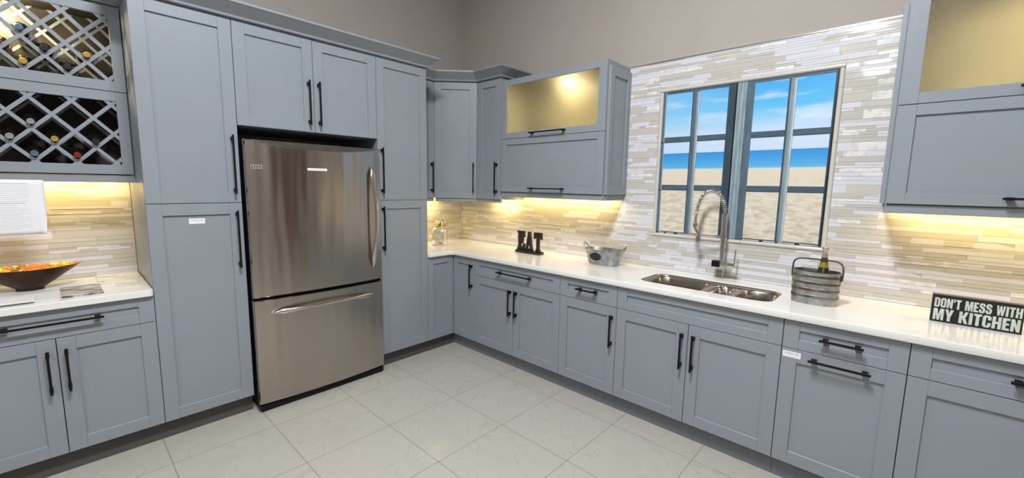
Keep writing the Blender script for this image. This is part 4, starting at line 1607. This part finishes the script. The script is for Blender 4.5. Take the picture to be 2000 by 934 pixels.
# ------------------------------------------------------------------ oval galvanised tub
tb = empty('galvanised_tub', (1.948, -0.205, CT), 0.0, 'small oval galvanised tub with ring handles and black plaque', 'tub')


def oval(a, b, z, n=48, e=2.5):
    out = []
    for i in range(n):
        t = 2 * PI * i / n
        c, s = math.cos(t), math.sin(t)
        out.append((a * abs(c) ** (2 / e) * (1 if c >= 0 else -1), b * abs(s) ** (2 / e) * (1 if s >= 0 else -1), z))
    return out


bm = bmesh.new()
rg = loft(bm, [oval(0.120, 0.066, 0.0), oval(0.122, 0.067, 0.003), oval(0.155, 0.088, 0.112), oval(0.160, 0.093, 0.116), oval(0.160, 0.093, 0.121), oval(0.155, 0.089, 0.122), oval(0.151, 0.085, 0.112), oval(0.119, 0.064, 0.006)])
bm.faces.new(rg[0][::-1])
obj('body', bm, M['galv'], tb, smooth=True)
for sgn in (-1, 1):
    bm = bmesh.new()
    pts = []
    for i in range(15):
        a = PI * i / 14
        pts.append((sgn * (0.150 + 0.030 * math.sin(a)), 0.026 * math.cos(a), 0.108 + 0.050 * math.sin(a)))
    tube(bm, pts, (0.006), 10)
    obj('ring_handle', bm, M['galv'], tb, smooth=True)
bm = bmesh.new()
lathe(bm, [(0.050, 0.0), (0.050, 0.003)], 40, sx=1.0, sy=0.58)
T = Matrix.Translation((-0.026, -0.0835, 0.066)) @ Matrix.Rotation(0.17, 4, 'X') @ Matrix.Rotation(PI / 2, 4, 'X')
bmesh.ops.transform(bm, matrix=T, verts=bm.verts)
pl = obj('plaque', bm, M['signblack'], tb)
bm = bmesh.new()
for sx_ in (-0.043, 0.043):
    b = bmesh.new(); bmesh.ops.create_uvsphere(b, u_segments=10, v_segments=8, radius=0.0026)
    merge(bm, b, 0, (-0.026 + sx_, -0.0865, 0.066))
obj('rivet', bm, M['handle_steel'], pl)

# ------------------------------------------------------------------ oval wine caddy
cd = empty('oval_bucket', (3.312, -0.330, CT), 0.0, 'oval ribbed galvanised bucket with flat arched handle, holding a wine bottle', 'bucket')
A0, B0 = 0.103, 0.072
bm = bmesh.new()
loops = [oval(A0 - 0.002, B0 - 0.002, 0.0), oval(A0, B0, 0.003)]
zz = 0.003
prof_c = []
for k_ in range(4):
    zb = 0.036 + k_ * 0.036
    prof_c += [(zb - 0.001, 0.0, 0), (zb + 0.001, 0.0020, 1), (zb + 0.014, 0.0020, 1), (zb + 0.016, 0.0, 0)]
rg = [[bm.verts.new(p) for p in lp] for lp in loops]
mats_r = [0]
for (z, dr, mi) in prof_c:
    t = z / 0.17
    rg.append([bm.verts.new(p) for p in oval(A0 + 0.002 * t + dr, B0 + 0.002 * t + dr, z)])
    mats_r.append(mi)
for (dr, z) in ((0.002, 0.166), (0.0045, 0.169), (0.0045, 0.173), (0.0, 0.174), (-0.001, 0.165), (-0.004, 0.008)):
    rg.append([bm.verts.new(p) for p in oval(A0 + dr, B0 + dr, z)])
n_ = 48
for a in range(len(rg) - 1):
    mi = 0
    if 2 <= a < 2 + len(prof_c) - 1:
        mi = 1 if prof_c[a - 2][2] == 1 and prof_c[a - 1][2] == 1 else 0
    for i in range(n_):
        j = (i + 1) % n_
        f = bm.faces.new((rg[a][i], rg[a][j], rg[a + 1][j], rg[a + 1][i])); f.material_index = mi
bm.faces.new(rg[-1]); bm.faces.new(rg[0][::-1])
obj('body', bm, [M['galv'], M['bronze']], cd, smooth=True)
bm = bmesh.new()
pts = [(-0.108, 0, 0.135), (-0.109, 0, 0.170), (-0.1075, 0, 0.205), (-0.100, 0, 0.222), (-0.085, 0, 0.2315), (-0.04, 0, 0.235), (0.04, 0, 0.235), (0.085, 0, 0.2315), (0.102, 0, 0.222), (0.110, 0, 0.205), (0.112, 0, 0.170), (0.110, 0, 0.135)]
tube(bm, pts, [(0.014, 0.0042)] * len(pts), 8, up=Vector((0, 0, 1)))
obj('handle', bm, M['galv_dark'], cd, bevel=0.0)
for sgn in (-1, 1):
    bm = bmesh.new(); box(bm, sgn * 0.104 - 0.004, sgn * 0.104 + 0.004, -0.013, 0.013, 0.128, 0.152)
    obj('lug', bm, M['galv_dark'], cd, bevel=0.001)
wb = empty('white_wine_bottle', (3.338, -0.318, CT + 0.009), 0, 'olive green wine bottle with silver-pink foil standing in the oval bucket', 'wine bottle')
bm = bmesh.new()
lathe(bm, [(0.020, 0.003), (0.034, 0.0), (0.037, 0.006), (0.037, 0.118), (0.035, 0.135), (0.0305, 0.156), (0.0250, 0.175), (0.0222, 0.186)], 28)
o = obj('body', bm, M['winedark'], wb, smooth=True)
bm = bmesh.new()
lathe(bm, [(0.0222, 0.186), (0.0192, 0.202), (0.0168, 0.220)], 28)
obj('wine_band', bm, M['goldwine'], wb, smooth=True)
bm = bmesh.new()
lathe(bm, [(0.0168, 0.220), (0.0150, 0.232), (0.0142, 0.240)], 28)
obj('neck', bm, M['winedark'], wb, smooth=True)
bm = bmesh.new()
lathe(bm, [(0.0148, 0.237), (0.0140, 0.250), (0.0132, 0.282), (0.0148, 0.284), (0.0148, 0.291), (0.0125, 0.294), (0.004, 0.294)], 24)
obj('foil', bm, M['foil'], wb, smooth=True)
